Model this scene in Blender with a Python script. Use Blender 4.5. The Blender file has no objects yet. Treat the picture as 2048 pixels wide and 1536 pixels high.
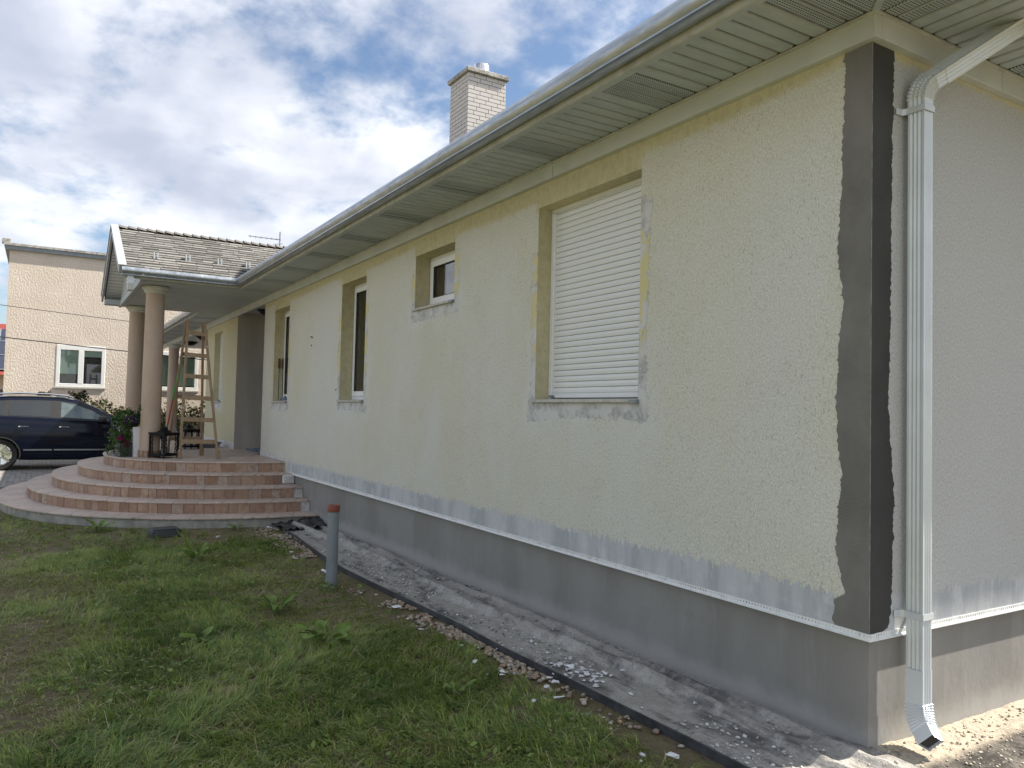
import bpy, bmesh, math, random
import numpy as np
from mathutils import Vector, Matrix

random.seed(7); RNG = np.random.default_rng(7)
scene = bpy.context.scene
COL = scene.collection
R = math.radians

# ------------------------------------------------------------------ camera
F_PX, YAW, PITCH, ROLL = 1556.44, R(148.839), R(2.119), R(1.306)
cam_d = bpy.data.cameras.new('camera'); cam = bpy.data.objects.new('camera', cam_d); COL.objects.link(cam)
cam_d.sensor_width = 36.0; cam_d.lens = F_PX / 2048 * 36.0; cam_d.clip_start = 0.05; cam_d.clip_end = 3000
fwd = Vector((math.cos(YAW)*math.cos(PITCH), math.sin(YAW)*math.cos(PITCH), math.sin(PITCH)))
rgt = Vector((math.sin(YAW), -math.cos(YAW), 0)); upv = rgt.cross(fwd)
r2 = rgt*math.cos(ROLL) + upv*math.sin(ROLL); u2 = upv*math.cos(ROLL) - rgt*math.sin(ROLL)
M = Matrix((r2, u2, -fwd)).transposed().to_4x4(); M.translation = Vector((2.3303, -3.4441, 1.6))
cam.matrix_world = M
scene.camera = cam

# ------------------------------------------------------------------ sky, sun, exposure
SUN_AZ, SUN_EL = R(75.0), R(47.0)          # azimuth counted from +X towards +Y
SKY_STRENGTH = 0.075
CLOUD_DARK, CLOUD_BRIGHT = (3.95, 4.35, 5.3), (7.9, 8.05, 8.4)
SUN_STRENGTH = 5.0
EXPOSURE = 1.02
world = bpy.data.worlds.new('World'); scene.world = world; world.use_nodes = True
wn = world.node_tree; wn.nodes.clear()
def wnode(t, **k):
    n = wn.nodes.new(t)
    for a, b in k.items(): setattr(n, a, b)
    return n
def wmath(op, a, b=None, c=None):
    n = wnode('ShaderNodeMath', operation=op)
    for i, v in enumerate((a, b, c)):
        if v is None: continue
        if hasattr(v, 'is_output'): wn.links.new(v, n.inputs[i])
        else: n.inputs[i].default_value = v
    return n.outputs[0]
sky = wnode('ShaderNodeTexSky', sky_type='NISHITA'); sky.sun_disc = False
sky.sun_elevation = SUN_EL; sky.sun_rotation = math.pi/2 - SUN_AZ; sky.air_density = 1.0; sky.dust_density = 0.6; sky.ozone_density = 2.0
tc = wnode('ShaderNodeTexCoord'); sep = wnode('ShaderNodeSeparateXYZ'); wn.links.new(tc.outputs['Generated'], sep.inputs[0])
zz = wmath('ADD', wmath('MAXIMUM', sep.outputs[2], 0.0), 0.28)
cmb = wnode('ShaderNodeCombineXYZ')
wn.links.new(wmath('DIVIDE', sep.outputs[0], zz), cmb.inputs[0]); wn.links.new(wmath('DIVIDE', sep.outputs[1], zz), cmb.inputs[1])
CLOUD_SHIFT = (6.4, 2.37, 0.0)
def wnoise(scale, detail, rough, shift, dist=0.0):
    mp = wnode('ShaderNodeMapping'); wn.links.new(cmb.outputs[0], mp.inputs[0]); mp.inputs['Location'].default_value = shift
    n = wnode('ShaderNodeTexNoise'); wn.links.new(mp.outputs[0], n.inputs['Vector'])
    n.inputs['Scale'].default_value = scale; n.inputs['Detail'].default_value = detail; n.inputs['Roughness'].default_value = rough
    n.inputs['Distortion'].default_value = dist
    return n.outputs['Fac']
def wrange(v, a, b, lo=0.0, hi=1.0):
    n = wnode('ShaderNodeMapRange', interpolation_type='SMOOTHSTEP')
    wn.links.new(v, n.inputs[0])
    for i, x in enumerate((a, b, lo, hi)): n.inputs[i+1].default_value = x
    return n.outputs[0]
cover = wrange(wmath('ADD', wmath('MULTIPLY', wnoise(0.75, 3, 0.5, CLOUD_SHIFT), 0.55), wmath('MULTIPLY', wnoise(4.2, 7, 0.58, CLOUD_SHIFT, 0.1), 0.45)), 0.41, 0.52)
lum = wrange(wmath('ADD', wmath('MULTIPLY', wnoise(0.9, 3, 0.5, (7.3, 4.1, 0)), 0.35), wmath('MULTIPLY', wnoise(3.2, 7, 0.50, (1.9, 8.2, 0), 0.15), 0.65)), 0.37, 0.67)
def wmix(f, a, b):
    n = wnode('ShaderNodeMix', data_type='RGBA')
    if hasattr(f, 'is_output'): wn.links.new(f, n.inputs[0])
    else: n.inputs[0].default_value = f
    for i, v in ((6, a), (7, b)):
        if hasattr(v, 'is_output'): wn.links.new(v, n.inputs[i])
        else: n.inputs[i].default_value = (*v, 1)
    return n.outputs[2]
cloud = wmix(lum, CLOUD_DARK, CLOUD_BRIGHT)
full = wmix(cover, sky.outputs[0], cloud)
bg = wnode('ShaderNodeBackground'); bg.inputs[1].default_value = SKY_STRENGTH; wn.links.new(full, bg.inputs[0])
wo = wnode('ShaderNodeOutputWorld'); wn.links.new(bg.outputs[0], wo.inputs[0])
sl = bpy.data.lights.new('sun', 'SUN'); sl.energy = SUN_STRENGTH; sl.angle = R(0.6); sl.color = (1.0, 0.93, 0.82)
so = bpy.data.objects.new('sun', sl); COL.objects.link(so); so.location = (5, 20, 25)
tosun = Vector((math.cos(SUN_EL)*math.cos(SUN_AZ), math.cos(SUN_EL)*math.sin(SUN_AZ), math.sin(SUN_EL)))
so.rotation_euler = (-tosun).to_track_quat('-Z', 'Y').to_euler()
vs = scene.view_settings; vs.view_transform = 'Standard'; vs.look = 'None'; vs.exposure = EXPOSURE; vs.gamma = 1.0; vs.use_curve_mapping = False
scene.render.engine = 'CYCLES'
cy = scene.cycles; cy.max_bounces = 6; cy.diffuse_bounces = 3; cy.glossy_bounces = 3; cy.transmission_bounces = 2; cy.transparent_max_bounces = 8; cy.caustics_reflective = False; cy.caustics_refractive = False

# ------------------------------------------------------------------ helpers: meshes
class MB:
    def __init__(s): s.v = []; s.f = []; s.sm = []
    def add(s, verts, faces):
        o = len(s.v); s.v += [tuple(p) for p in verts]; s.f += [tuple(i+o for i in f) for f in faces]; return s
    def box(s, x0, x1, y0, y1, z0, z1):
        return s.add([(x0,y0,z0),(x1,y0,z0),(x1,y1,z0),(x0,y1,z0),(x0,y0,z1),(x1,y0,z1),(x1,y1,z1),(x0,y1,z1)],
                     [(0,3,2,1),(4,5,6,7),(0,1,5,4),(1,2,6,5),(2,3,7,6),(3,0,4,7)])
    def prism(s, poly, axis, a, b):
        """poly: 2D points; axis 0/1/2 is the extrusion axis, a..b the extent"""
        def P(p, t): return {0:(t,p[0],p[1]), 1:(p[0],t,p[1]), 2:(p[0],p[1],t)}[axis]
        n = len(poly); vs = [P(p,a) for p in poly] + [P(p,b) for p in poly]
        fs = [tuple(range(n))[::-1], tuple(range(n,2*n))] + [(i,(i+1)%n,(i+1)%n+n,i+n) for i in range(n)]
        return s.add(vs, fs)
    def tube(s, pts, r, n=8, caps=True):
        pts = [Vector(p) for p in pts]; rr = r if isinstance(r,(list,tuple)) else [r]*len(pts)
        rings = []; ref = None
        for i, p in enumerate(pts):
            d = (pts[min(i+1,len(pts)-1)] - pts[max(i-1,0)]).normalized()
            if ref is None: ref = d.orthogonal().normalized()
            a = (ref - d*ref.dot(d)); a = a.normalized() if a.length > 1e-6 else d.orthogonal().normalized()
            ref = a; b = d.cross(a)
            rings.append([p + (a*math.cos(2*math.pi*k/n) + b*math.sin(2*math.pi*k/n))*rr[i] for k in range(n)])
        vs = [q for g in rings for q in g]; fs = []
        for i in range(len(rings)-1):
            for k in range(n): fs.append((i*n+k, i*n+(k+1)%n, (i+1)*n+(k+1)%n, (i+1)*n+k))
        if caps: fs += [tuple(range(n))[::-1], tuple((len(rings)-1)*n+k for k in range(n))]
        return s.add(vs, fs)
    def sweep(s, poly, frames, caps=True):
        """poly: 2D pts; frames: (origin, axisU, axisV)"""
        n = len(poly); vs = []; fs = []
        for o, a, b in frames:
            o, a, b = Vector(o), Vector(a), Vector(b); vs += [o + a*p[0] + b*p[1] for p in poly]
        for i in range(len(frames)-1):
            for k in range(n): fs.append((i*n+k, i*n+(k+1)%n, (i+1)*n+(k+1)%n, (i+1)*n+k))
        if caps: fs += [tuple(range(n))[::-1], tuple((len(frames)-1)*n+k for k in range(n))]
        return s.add(vs, fs)
    def bar(s, a, b, w, h, up=(0,0,1)):
        a, b = Vector(a), Vector(b); d = (b-a).normalized(); u = Vector(up); x = d.cross(u).normalized(); y = x.cross(d)
        P = [(-w/2,-h/2),(w/2,-h/2),(w/2,h/2),(-w/2,h/2)]
        return s.sweep(P, [(a,x,y),(b,x,y)])
    def lathe(s, prof, n=24, c=(0,0,0), caps=True):
        vs = []; fs = []; m = len(prof)
        for k in range(n):
            t = 2*math.pi*k/n
            vs += [(c[0]+r*math.cos(t), c[1]+r*math.sin(t), c[2]+z) for r, z in prof]
        for k in range(n):
            for i in range(m-1):
                a = k*m+i; b = ((k+1)%n)*m+i; fs.append((a, b, b+1, a+1))
        if caps: fs.append(tuple(k*m for k in range(n))[::-1]); fs.append(tuple(k*m+m-1 for k in range(n)))
        return s.add(vs, fs)
    def mesh(s, name, mat, smooth=False, bevel=0.0, angle=35):
        me = bpy.data.meshes.new(name); me.from_pydata(s.v, [], s.f)
        bm = bmesh.new(); bm.from_mesh(me)
        bmesh.ops.recalc_face_normals(bm, faces=bm.faces)
        if bevel > 0:
            es = [e for e in bm.edges if len(e.link_faces) == 2 and e.calc_face_angle(0) > R(50)]
            bmesh.ops.bevel(bm, geom=es, offset=bevel, segments=1, profile=0.5, affect='EDGES')
        bm.to_mesh(me); bm.free()
        if smooth:
            me.polygons.foreach_set('use_smooth', [True]*len(me.polygons)); me.set_sharp_from_angle(angle=R(angle))
        if mat: me.materials.append(mat)
        return me
    def build(s, name, mat, parent=None, smooth=False, bevel=0.0, angle=35):
        o = bpy.data.objects.new(name, s.mesh(name, mat, smooth, bevel, angle)); COL.objects.link(o)
        if parent: o.parent = parent
        return o
def B(*a): return MB().box(*a)
def tag(o, label=None, cat=None, group=None, kind=None):
    if label: o['label'] = label
    if cat: o['category'] = cat
    if group: o['group'] = group
    if kind: o['kind'] = kind
    return o
def thing(name, label, cat, loc=(0,0,0), rz=0.0, group=None):
    o = bpy.data.objects.new(name, None); COL.objects.link(o); o.location = loc; o.rotation_euler = (0,0,rz); o.empty_display_size = 0.1
    return tag(o, label, cat, group)
def inst(name, me, parent=None, loc=(0,0,0), rot=(0,0,0), scale=(1,1,1)):
    o = bpy.data.objects.new(name, me); COL.objects.link(o)
    if parent: o.parent = parent
    o.location = loc; o.rotation_euler = rot; o.scale = scale
    return o
def vnoise(x, y, scale, seed):
    g = np.random.default_rng(seed).random((64,64)); u = np.asarray(x)*scale; v = np.asarray(y)*scale
    i = np.floor(u).astype(int); j = np.floor(v).astype(int); a = u-i; b = v-j; a = a*a*(3-2*a); b = b*b*(3-2*b)
    G = lambda p, q: g[p % 64, q % 64]
    return (G(i,j)*(1-a)+G(i+1,j)*a)*(1-b) + (G(i,j+1)*(1-a)+G(i+1,j+1)*a)*b
def fbm(x, y, scale, seed, o=3):
    t = 0; w = 0
    for k in range(o): t = t + vnoise(x, y, scale*2**k, seed+k)/2**k; w += 1/2**k
    return t/w
def npmesh(name, verts, quads, mat, tris=None, col=None):
    """fast mesh from numpy arrays"""
    me = bpy.data.meshes.new(name); nv = len(verts)
    q = np.asarray(quads, dtype=np.int32).reshape(-1,4) if quads is not None and len(quads) else np.zeros((0,4),np.int32)
    t = np.asarray(tris, dtype=np.int32).reshape(-1,3) if tris is not None and len(tris) else np.zeros((0,3),np.int32)
    me.vertices.add(nv); me.vertices.foreach_set('co', np.asarray(verts, dtype=np.float32).ravel())
    loops = np.concatenate([q.ravel(), t.ravel()]); me.loops.add(len(loops)); me.loops.foreach_set('vertex_index', loops)
    st = np.concatenate([np.arange(len(q))*4, len(q)*4 + np.arange(len(t))*3]).astype(np.int32)
    me.polygons.add(len(st)); me.polygons.foreach_set('loop_start', st)
    me.update(calc_edges=True); me.validate()
    if col is not None:
        a = me.attributes.new('col', 'FLOAT_COLOR', 'POINT'); c4 = np.ones((nv,4), np.float32); c4[:,:3] = col; a.data.foreach_set('color', c4.ravel())
    if mat: me.materials.append(mat)
    return me

# ------------------------------------------------------------------ helpers: materials
class G:
    def __init__(s, name, rough=0.7, metal=0.0, spec=0.3, geo=False):
        s.geo = geo; s.m = bpy.data.materials.new(name); s.m.use_nodes = True; s.nt = s.m.node_tree
        s.b = s.nt.nodes['Principled BSDF']; s.out = s.nt.nodes['Material Output']
        s.set('Roughness', rough); s.set('Metallic', metal); s.set('Specular IOR Level', spec); s._tc = None
    def put(s, sock, v):
        if hasattr(v, 'is_output'): s.nt.links.new(v, sock)
        elif isinstance(v, (tuple, list)) and len(v) == 3 and sock.type == 'RGBA': sock.default_value = (*v, 1)
        else: sock.default_value = v
    def set(s, name, v): s.put(s.b.inputs[name], v)
    def n(s, t, **k):
        x = s.nt.nodes.new(t)
        for a, b in k.items(): setattr(x, a, b)
        return x
    def co(s, scale=(1,1,1), loc=(0,0,0), rot=(0,0,0), kind='Object'):
        if not s._tc: s._tc = s.n('ShaderNodeNewGeometry') if s.geo else s.n('ShaderNodeTexCoord')
        mp = s.n('ShaderNodeMapping'); s.nt.links.new(s._tc.outputs['Position' if s.geo else kind], mp.inputs[0])
        mp.inputs['Scale'].default_value = scale; mp.inputs['Location'].default_value = loc; mp.inputs['Rotation'].default_value = rot
        return mp.outputs[0]
    def noise(s, scale=1.0, detail=4, rough=0.55, vs=(1,1,1), loc=(0,0,0), dist=0.0, rot=(0,0,0)):
        x = s.n('ShaderNodeTexNoise'); s.nt.links.new(s.co(vs, loc, rot), x.inputs['Vector'])
        x.inputs['Scale'].default_value = scale; x.inputs['Detail'].default_value = detail; x.inputs['Roughness'].default_value = rough; x.inputs['Distortion'].default_value = dist
        return x.outputs['Fac']
    def vor(s, scale=1.0, vs=(1,1,1), out='Distance', feature='F1', rnd=1.0):
        x = s.n('ShaderNodeTexVoronoi', feature=feature); s.nt.links.new(s.co(vs), x.inputs['Vector'])
        x.inputs['Scale'].default_value = scale; x.inputs['Randomness'].default_value = rnd
        return x.outputs[out]
    def attr(s, name, out='Fac'):
        x = s.n('ShaderNodeAttribute', attribute_name=name); return x.outputs[out]
    def rand(s): return s.n('ShaderNodeObjectInfo').outputs['Random']
    def math(s, op, a, b=None, clamp=False):
        x = s.n('ShaderNodeMath', operation=op, use_clamp=clamp); s.put(x.inputs[0], a)
        if b is not None: s.put(x.inputs[1], b)
        return x.outputs[0]
    def step(s, v, a, b, lo=0.0, hi=1.0):
        x = s.n('ShaderNodeMapRange', interpolation_type='SMOOTHSTEP'); s.put(x.inputs[0], v)
        for i, q in enumerate((a,b,lo,hi)): x.inputs[i+1].default_value = q
        return x.outputs[0]
    def mix(s, f, a, b, blend='MIX'):
        x = s.n('ShaderNodeMix', data_type='RGBA', blend_type=blend); s.put(x.inputs[0], f); s.put(x.inputs[6], a); s.put(x.inputs[7], b); return x.outputs[2]
    def ramp(s, f, stops):
        x = s.n('ShaderNodeValToRGB'); s.put(x.inputs[0], f); e = x.color_ramp.elements
        while len(e) < len(stops): e.new(0.5)
        for i, (p, c) in enumerate(stops): e[i].position = p; e[i].color = (*c, 1)
        return x.outputs[0]
    def bump(s, h, strength=0.5, dist=0.01):
        x = s.n('ShaderNodeBump'); s.put(x.inputs['Height'], h); x.inputs['Strength'].default_value = strength; x.inputs['Distance'].default_value = dist
        s.nt.links.new(x.outputs[0], s.b.inputs['Normal'])
    def base(s, v): s.set('Base Color', v); return s
def simple(name, col, rough=0.7, metal=0.0, spec=0.3, var=0.12, nscale=8.0, bump=0.0, bscale=60.0, vs=(1,1,1), rnd=0.0):
    g = G(name, rough, metal, spec); d = tuple(c*(1-var) for c in col); l = tuple(min(1,c*(1+var)) for c in col)
    c = g.mix(g.step(g.noise(nscale, 5, 0.6, vs), 0.3, 0.7), d, l)
    if rnd > 0:
        c = g.mix(g.math('MULTIPLY', g.rand(), rnd), c, tuple(x*0.45 for x in col))
    g.base(c)
    if bump > 0: g.bump(g.noise(bscale, 4, 0.6, vs), bump, 0.01)
    return g.m

# stucco of the house: colour zones come in as signed-distance attributes of the wall mesh
def stucco(name, grey=0.0, yellow=0.0, relief=0.70, pit=0.50):
    g = G(name, 0.92, 0, 0.15)
    big = g.noise(0.55, 3, 0.55); streak = g.noise(1.0, 5, 0.65, (1.5,1.5,0.9)); ed = g.math('SUBTRACT', g.noise(14, 5, 0.65), 0.5)
    sp = g.noise(2.4, 4, 0.6)
    cream = g.mix(g.step(big, 0.34, 0.66), (0.745,0.74,0.665), (0.725,0.71,0.60))
    cream = g.mix(g.step(streak, 0.42, 0.66, 0, 0.70), cream, (0.755,0.755,0.705))
    cream = g.mix(g.step(sp, 0.46, 0.74, 0, 0.40), cream, (0.675,0.665,0.575))
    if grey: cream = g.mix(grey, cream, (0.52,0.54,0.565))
    if yellow: cream = g.mix(yellow, cream, (0.60,0.545,0.30))
    lm = g.math('MULTIPLY', g.step(g.math('ADD', g.attr('lim'), g.math('MULTIPLY', g.math('SUBTRACT', g.noise(1.0,5,0.65,(4.5,4.5,1.6)), 0.5), 0.55)), -0.12, 0.20), 0.45); cream = g.mix(lm, cream, (0.74,0.75,0.735))
    grain = g.noise(1.0, 3, 0.75, (120,120,75)); cream = g.mix(g.step(grain, 0.30, 0.70), g.mix(1.0, cream, (0.74,0.73,0.69), 'MULTIPLY'), g.mix(1.0, cream, (1.07,1.07,1.07), 'MULTIPLY'))
    yel = g.step(g.math('ADD', g.attr('yel'), g.math('MULTIPLY', ed, 0.11)), -0.03, 0.03)
    ycol = g.mix(g.step(g.noise(17, 5, 0.7, (1,1,0.7)), 0.36, 0.68), (0.64,0.59,0.385), (0.55,0.495,0.30))
    col = g.mix(yel, cream, ycol)
    wn_ = g.noise(1.0, 2, 0.6, (88,88,40), dist=1.1)
    pits = g.math('MULTIPLY', g.step(wn_, 0.58, 0.66), g.step(g.noise(1.3, 3), 0.36, 0.58, 0.35, 1.0))
    col = g.mix(g.math('MULTIPLY', pits, pit), col, (0.33,0.31,0.24))
    soft = g.step(g.noise(2.2, 4, 0.65), 0.40, 0.62)
    halo = g.step(g.math('ADD', g.attr('pat'), g.math('MULTIPLY', ed, 0.36)), -0.17, 0.02)
    low = g.math('MULTIPLY', g.step(g.attr('zz'), 0.20, 0.60, 0.8, 0.0), soft)
    col = g.mix(g.math('MULTIPLY', halo, low), col, (0.70,0.71,0.69))
    pm = g.math('MULTIPLY', g.step(g.math('ADD', g.attr('pat'), g.math('MULTIPLY', ed, 0.15)), -0.008, 0.010), g.step(g.noise(7, 4, 0.65), 0.28, 0.45, 0.45, 1.0))
    pn = g.noise(8, 4, 0.65, (1,1,0.6)); pf = g.noise(30, 4, 0.7)
    pc = g.mix(g.step(pf, 0.35, 0.65), (0.36,0.36,0.345), (0.56,0.565,0.56))
    pc = g.mix(g.step(g.noise(5.5, 4, 0.6), 0.40, 0.56, 0, 0.85), pc, (0.66,0.665,0.65))
    ymask = g.math('MULTIPLY', g.step(pn, 0.49, 0.51), g.step(g.attr('zz'), 0.22, 0.36))
    pc = g.mix(ymask, pc, (0.66,0.60,0.33))
    edge = g.math('MULTIPLY', pm, g.step(g.math('ADD', g.attr('pat'), g.math('MULTIPLY', ed, 0.13)), 0.003, 0.010, 0.4, 0.0))
    pc = g.mix(edge, pc, (0.20,0.19,0.17))
    col = g.mix(pm, col, pc)
    cols = g.noise(1.0, 5, 0.7, (3.2,3.2,0.5)); cfine = g.noise(1.0, 3, 0.6, (48,48,1.5)); rag_ = g.math('SUBTRACT', g.noise(1.0, 5, 0.75, (30,30,7)), 0.5)
    pr = g.step(g.math('ADD', g.math('ADD', g.attr('prm'), g.math('MULTIPLY', g.math('SUBTRACT', cols, 0.5), 0.10)), g.math('MULTIPLY', rag_, 0.28)), -0.004, 0.004)
    prc = g.mix(g.step(cols, 0.38, 0.62), (0.42,0.44,0.46), (0.56,0.575,0.585)); prc = g.mix(g.step(g.noise(6, 5, 0.7), 0.50, 0.68, 0, 0.6), prc, (0.66,0.665,0.66)); prc = g.mix(g.step(cfine, 0.52, 0.8, 0, 0.3), prc, (0.58,0.605,0.63))
    col = g.mix(pr, col, prc)
    g.base(col)
    worm = g.math('ADD', g.math('MULTIPLY', wn_, -1.0), g.math('MULTIPLY', g.noise(1.0, 2, 0.6, (120,120,80)), 0.5))
    flat = g.math('MAXIMUM', pr, pm)
    h = g.math('MULTIPLY', worm, g.math('SUBTRACT', 1.0, g.math('MULTIPLY', flat, 0.8)))
    h = g.math('SUBTRACT', h, g.math('MULTIPLY', pm, 0.7))
    g.bump(h, relief, 0.008)
    return g.m
M_STUCCO = stucco('stucco_front'); M_STUCCO_SHADED = stucco('stucco_side_shaded', 0.75, 0.0, 0.55, 0.18); M_STUCCO_YEL = stucco('stucco_yellow', 0.0, 0.6)  # side copy is greyed: the end wall's shade is put into its colour

def m_plinth():
    g = G('plinth_render', 0.80, 0, 0.25)
    st = g.noise(1.0, 4, 0.6, (1.6,1.6,0.7)); c = g.mix(g.step(st, 0.34, 0.66), (0.235,0.228,0.212), (0.29,0.284,0.268))
    c = g.mix(g.step(g.noise(1.0, 4, 0.65, (7,7,1.3)), 0.55, 0.72, 0, 0.35), c, (0.34,0.33,0.305))
    c = g.mix(g.step(g.noise(4.5, 5, 0.65), 0.55, 0.78, 0, 0.4), c, (0.20,0.19,0.17))
    c = g.mix(g.step(g.noise(1.0, 2, 0.5, (30,30,5.0)), 0.775, 0.80, 0, 0.8), c, (0.62,0.61,0.58))
    sz = g.n('ShaderNodeSeparateXYZ'); g.nt.links.new(g.co(), sz.inputs[0]); dust = g.step(g.math('ADD', sz.outputs[2], g.math('MULTIPLY', g.noise(5, 5, 0.7), -0.16)), -0.05, 0.09, 0.7, 0.0); c = g.mix(dust, c, (0.40,0.39,0.37))
    g.base(c); g.bump(g.noise(28, 4, 0.6, (1,1,0.6)), 0.35, 0.005); return g.m
M_PLINTH = m_plinth()
def m_coat(name, a, b):
    g = G(name, 0.7, 0, 0.3)
    g.base(g.mix(g.step(g.noise(1.6, 5, 0.65, (1,1,0.7)), 0.32, 0.70), a, b))
    w = g.n('ShaderNodeTexWave', wave_type='BANDS', bands_direction='Z'); g.nt.links.new(g.co((1,1,1)), w.inputs[0]); w.inputs['Scale'].default_value = 36; w.inputs['Distortion'].default_value = 1.5
    g.bump(g.math('ADD', g.math('MULTIPLY', w.outputs['Fac'], g.step(g.noise(2.0, 2), 0.45, 0.6)), g.math('MULTIPLY', g.noise(14, 4, 0.6, (1,1,0.3)), 0.8)), 0.35, 0.005); return g.m
M_COAT = m_coat('fresh_adhesive', (0.150,0.145,0.135), (0.225,0.217,0.202)); M_COAT_WET_SHADED = m_coat('wet_shaded_adhesive', (0.045,0.046,0.045), (0.065,0.065,0.062))  # side coat: wetness plus the side's shade, both in its dark colour
M_WHITEPVC = simple('white_plastic', (0.80,0.81,0.80), 0.35, 0, 0.4, 0.03)
g = G('drip_profile_plastic', 0.5, 0, 0.4); sx = g.n('ShaderNodeSeparateXYZ'); g.nt.links.new(g.co(), sx.inputs[0])
ph = g.math('FRACT', g.math('MULTIPLY', g.math('ADD', sx.outputs[0], sx.outputs[1]), 48.0)); zb = g.math('MULTIPLY', g.step(sx.outputs[2], 0.5605, 0.5615), g.step(sx.outputs[2], 0.5695, 0.5705, 1.0, 0.0))
hole = g.math('MULTIPLY', g.math('MULTIPLY', g.step(ph, 0.30, 0.36), g.step(ph, 0.64, 0.70, 1.0, 0.0)), zb); sm = g.step(g.noise(5,5,0.65), 0.40, 0.62, 0.15, 0.9)
g.base(g.mix(g.math('MULTIPLY', hole, sm), g.mix(g.step(g.noise(20,4), 0.45, 0.75), (0.80,0.81,0.80), (0.66,0.67,0.66)), (0.10,0.10,0.10))); M_DRIP = g.m
M_SHUTTER = simple('shutter_slat_paint', (0.78,0.79,0.78), 0.38, 0, 0.4, 0.03, 3.0)
M_GAP = simple('dark_gap', (0.05,0.05,0.05), 0.8)
M_SOFFIT = None
def m_soffit(name, holes):
    g = G(name, 0.5, 0, 0.35, True)
    c = g.mix(g.step(g.noise(2.2, 5, 0.65, (3,1,1)), 0.40, 0.72), (0.46,0.52,0.555), (0.37,0.41,0.435))
    if holes:
        x = g.n('ShaderNodeTexVoronoi'); x.inputs['Randomness'].default_value = 0.0; g.nt.links.new(g.co((1,1,0), rot=(0,0,0)), x.inputs['Vector']); x.inputs['Scale'].default_value = 1/0.017
        d = g.step(x.outputs['Distance'], 0.27, 0.35); c = g.mix(d, (0.03,0.03,0.03), c)
    else: c = g.mix(g.math('MULTIPLY', g.rand(), 0.25), c, (0.46,0.46,0.43))
    g.base(c); return g.m
M_SOFFIT = m_soffit('soffit_panel_paint', False); M_SOFFIT_PERF = m_soffit('soffit_perforated_paint', True)
M_SOFFIT_GROOVE = simple('soffit_groove', (0.25,0.255,0.26), 0.7, var=0.25)
M_FRIEZE = simple('frieze_paint', (0.57,0.605,0.585), 0.5, 0, 0.35, 0.07, 3.0)
M_FASCIA = simple('fascia_paint', (0.53,0.54,0.51), 0.5, 0, 0.35, 0.15, 9.0)
def m_galv():
    g = G('galvanised_metal', 0.34, 0.85, 0.5); g.base(g.mix(g.step(g.noise(4, 6, 0.65, (1,6,6)), 0.35, 0.68), (0.46,0.50,0.53), (0.33,0.36,0.385)))
    g.set('Roughness', g.step(g.noise(9, 4), 0.3, 0.7, 0.28, 0.46)); return g.m
M_GALV = m_galv()
M_DOWN = simple('downspout_paint', (0.68,0.72,0.74), 0.32, 0.15, 0.5, 0.06, 3.0)
def m_shingle():
    g = G('slate_shingle', 0.85, 0, 0.2, True); r = g.rand()
    c = g.ramp(r, [(0.0,(0.17,0.167,0.157)),(0.45,(0.255,0.25,0.235)),(0.8,(0.325,0.32,0.30)),(1.0,(0.40,0.39,0.37))])
    c = g.mix(g.step(g.noise(5, 5, 0.65), 0.45, 0.75, 0, 0.6), c, (0.16,0.155,0.145)); g.base(c); g.bump(g.noise(60, 5, 0.7), 0.5, 0.006); return g.m
M_SHINGLE = m_shingle(); M_ROOF = simple('roof_underlay', (0.06,0.058,0.055), 0.9, var=0.25)
def m_column():
    g = G('column_render', 0.9, 0, 0.15); c = g.mix(g.step(g.noise(2.0, 5, 0.6, (1,1,0.5)), 0.35, 0.68), (0.46,0.355,0.28), (0.55,0.44,0.36)); g.base(c)
    g.bump(g.noise(1.0, 3, 0.6, (70,70,22)), 0.5, 0.008); return g.m
M_COLUMN = m_column()
M_CAP = simple('capital_plaster', (0.62,0.62,0.58), 0.7, var=0.08)
def m_tile():
    g = G('riser_stone_tile', 0.6, 0, 0.3, True); r = g.rand()
    c = g.ramp(r, [(0.0,(0.25,0.165,0.12)),(0.3,(0.36,0.24,0.17)),(0.6,(0.44,0.315,0.23)),(0.85,(0.31,0.20,0.15)),(1.0,(0.44,0.37,0.31))])
    c = g.mix(g.step(g.noise(7, 6, 0.65, dist=1.5), 0.42, 0.68, 0, 0.75), c, (0.27,0.15,0.09)); c = g.mix(g.step(g.noise(3.5, 5, 0.7), 0.6, 0.75, 0, 0.5), c, (0.62,0.50,0.42))
    g.base(c); g.bump(g.noise(24, 5, 0.6), 0.3, 0.005); return g.m
M_TILE = m_tile()
def m_tread():
    g = G('tread_tile', 0.55, 0, 0.35); c = g.mix(g.step(g.noise(1.4, 6, 0.65), 0.36, 0.66), (0.60,0.485,0.41), (0.48,0.40,0.345))
    br = g.n('ShaderNodeTexBrick'); g.nt.links.new(g.co((1,1,1), rot=(0,0,R(20))), br.inputs['Vector']); br.inputs['Scale'].default_value = 1.0
    br.inputs['Brick Width'].default_value = 0.33; br.inputs['Row Height'].default_value = 0.33; br.inputs['Mortar Size'].default_value = 0.006; br.offset = 0.0
    g.put(br.inputs['Color1'], (1,1,1)); g.put(br.inputs['Color2'], (0.9,0.88,0.86)); g.put(br.inputs['Mortar'], (0.55,0.52,0.5))
    c = g.mix(1.0, c, br.outputs['Color'], 'MULTIPLY'); c = g.mix(g.step(g.noise(1.0, 4, 0.6, (3,22,3)), 0.52, 0.7, 0, 0.4), c, (0.66,0.58,0.53)); g.base(c); return g.m
M_TREAD = m_tread()
M_CONC = simple('rough_concrete', (0.34,0.33,0.30), 0.95, var=0.25, nscale=5, bump=0.5, bscale=35)
M_MORTAR = simple('white_mortar', (0.60,0.60,0.58), 0.95, var=0.15, nscale=12, bump=0.5, bscale=40)
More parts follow.
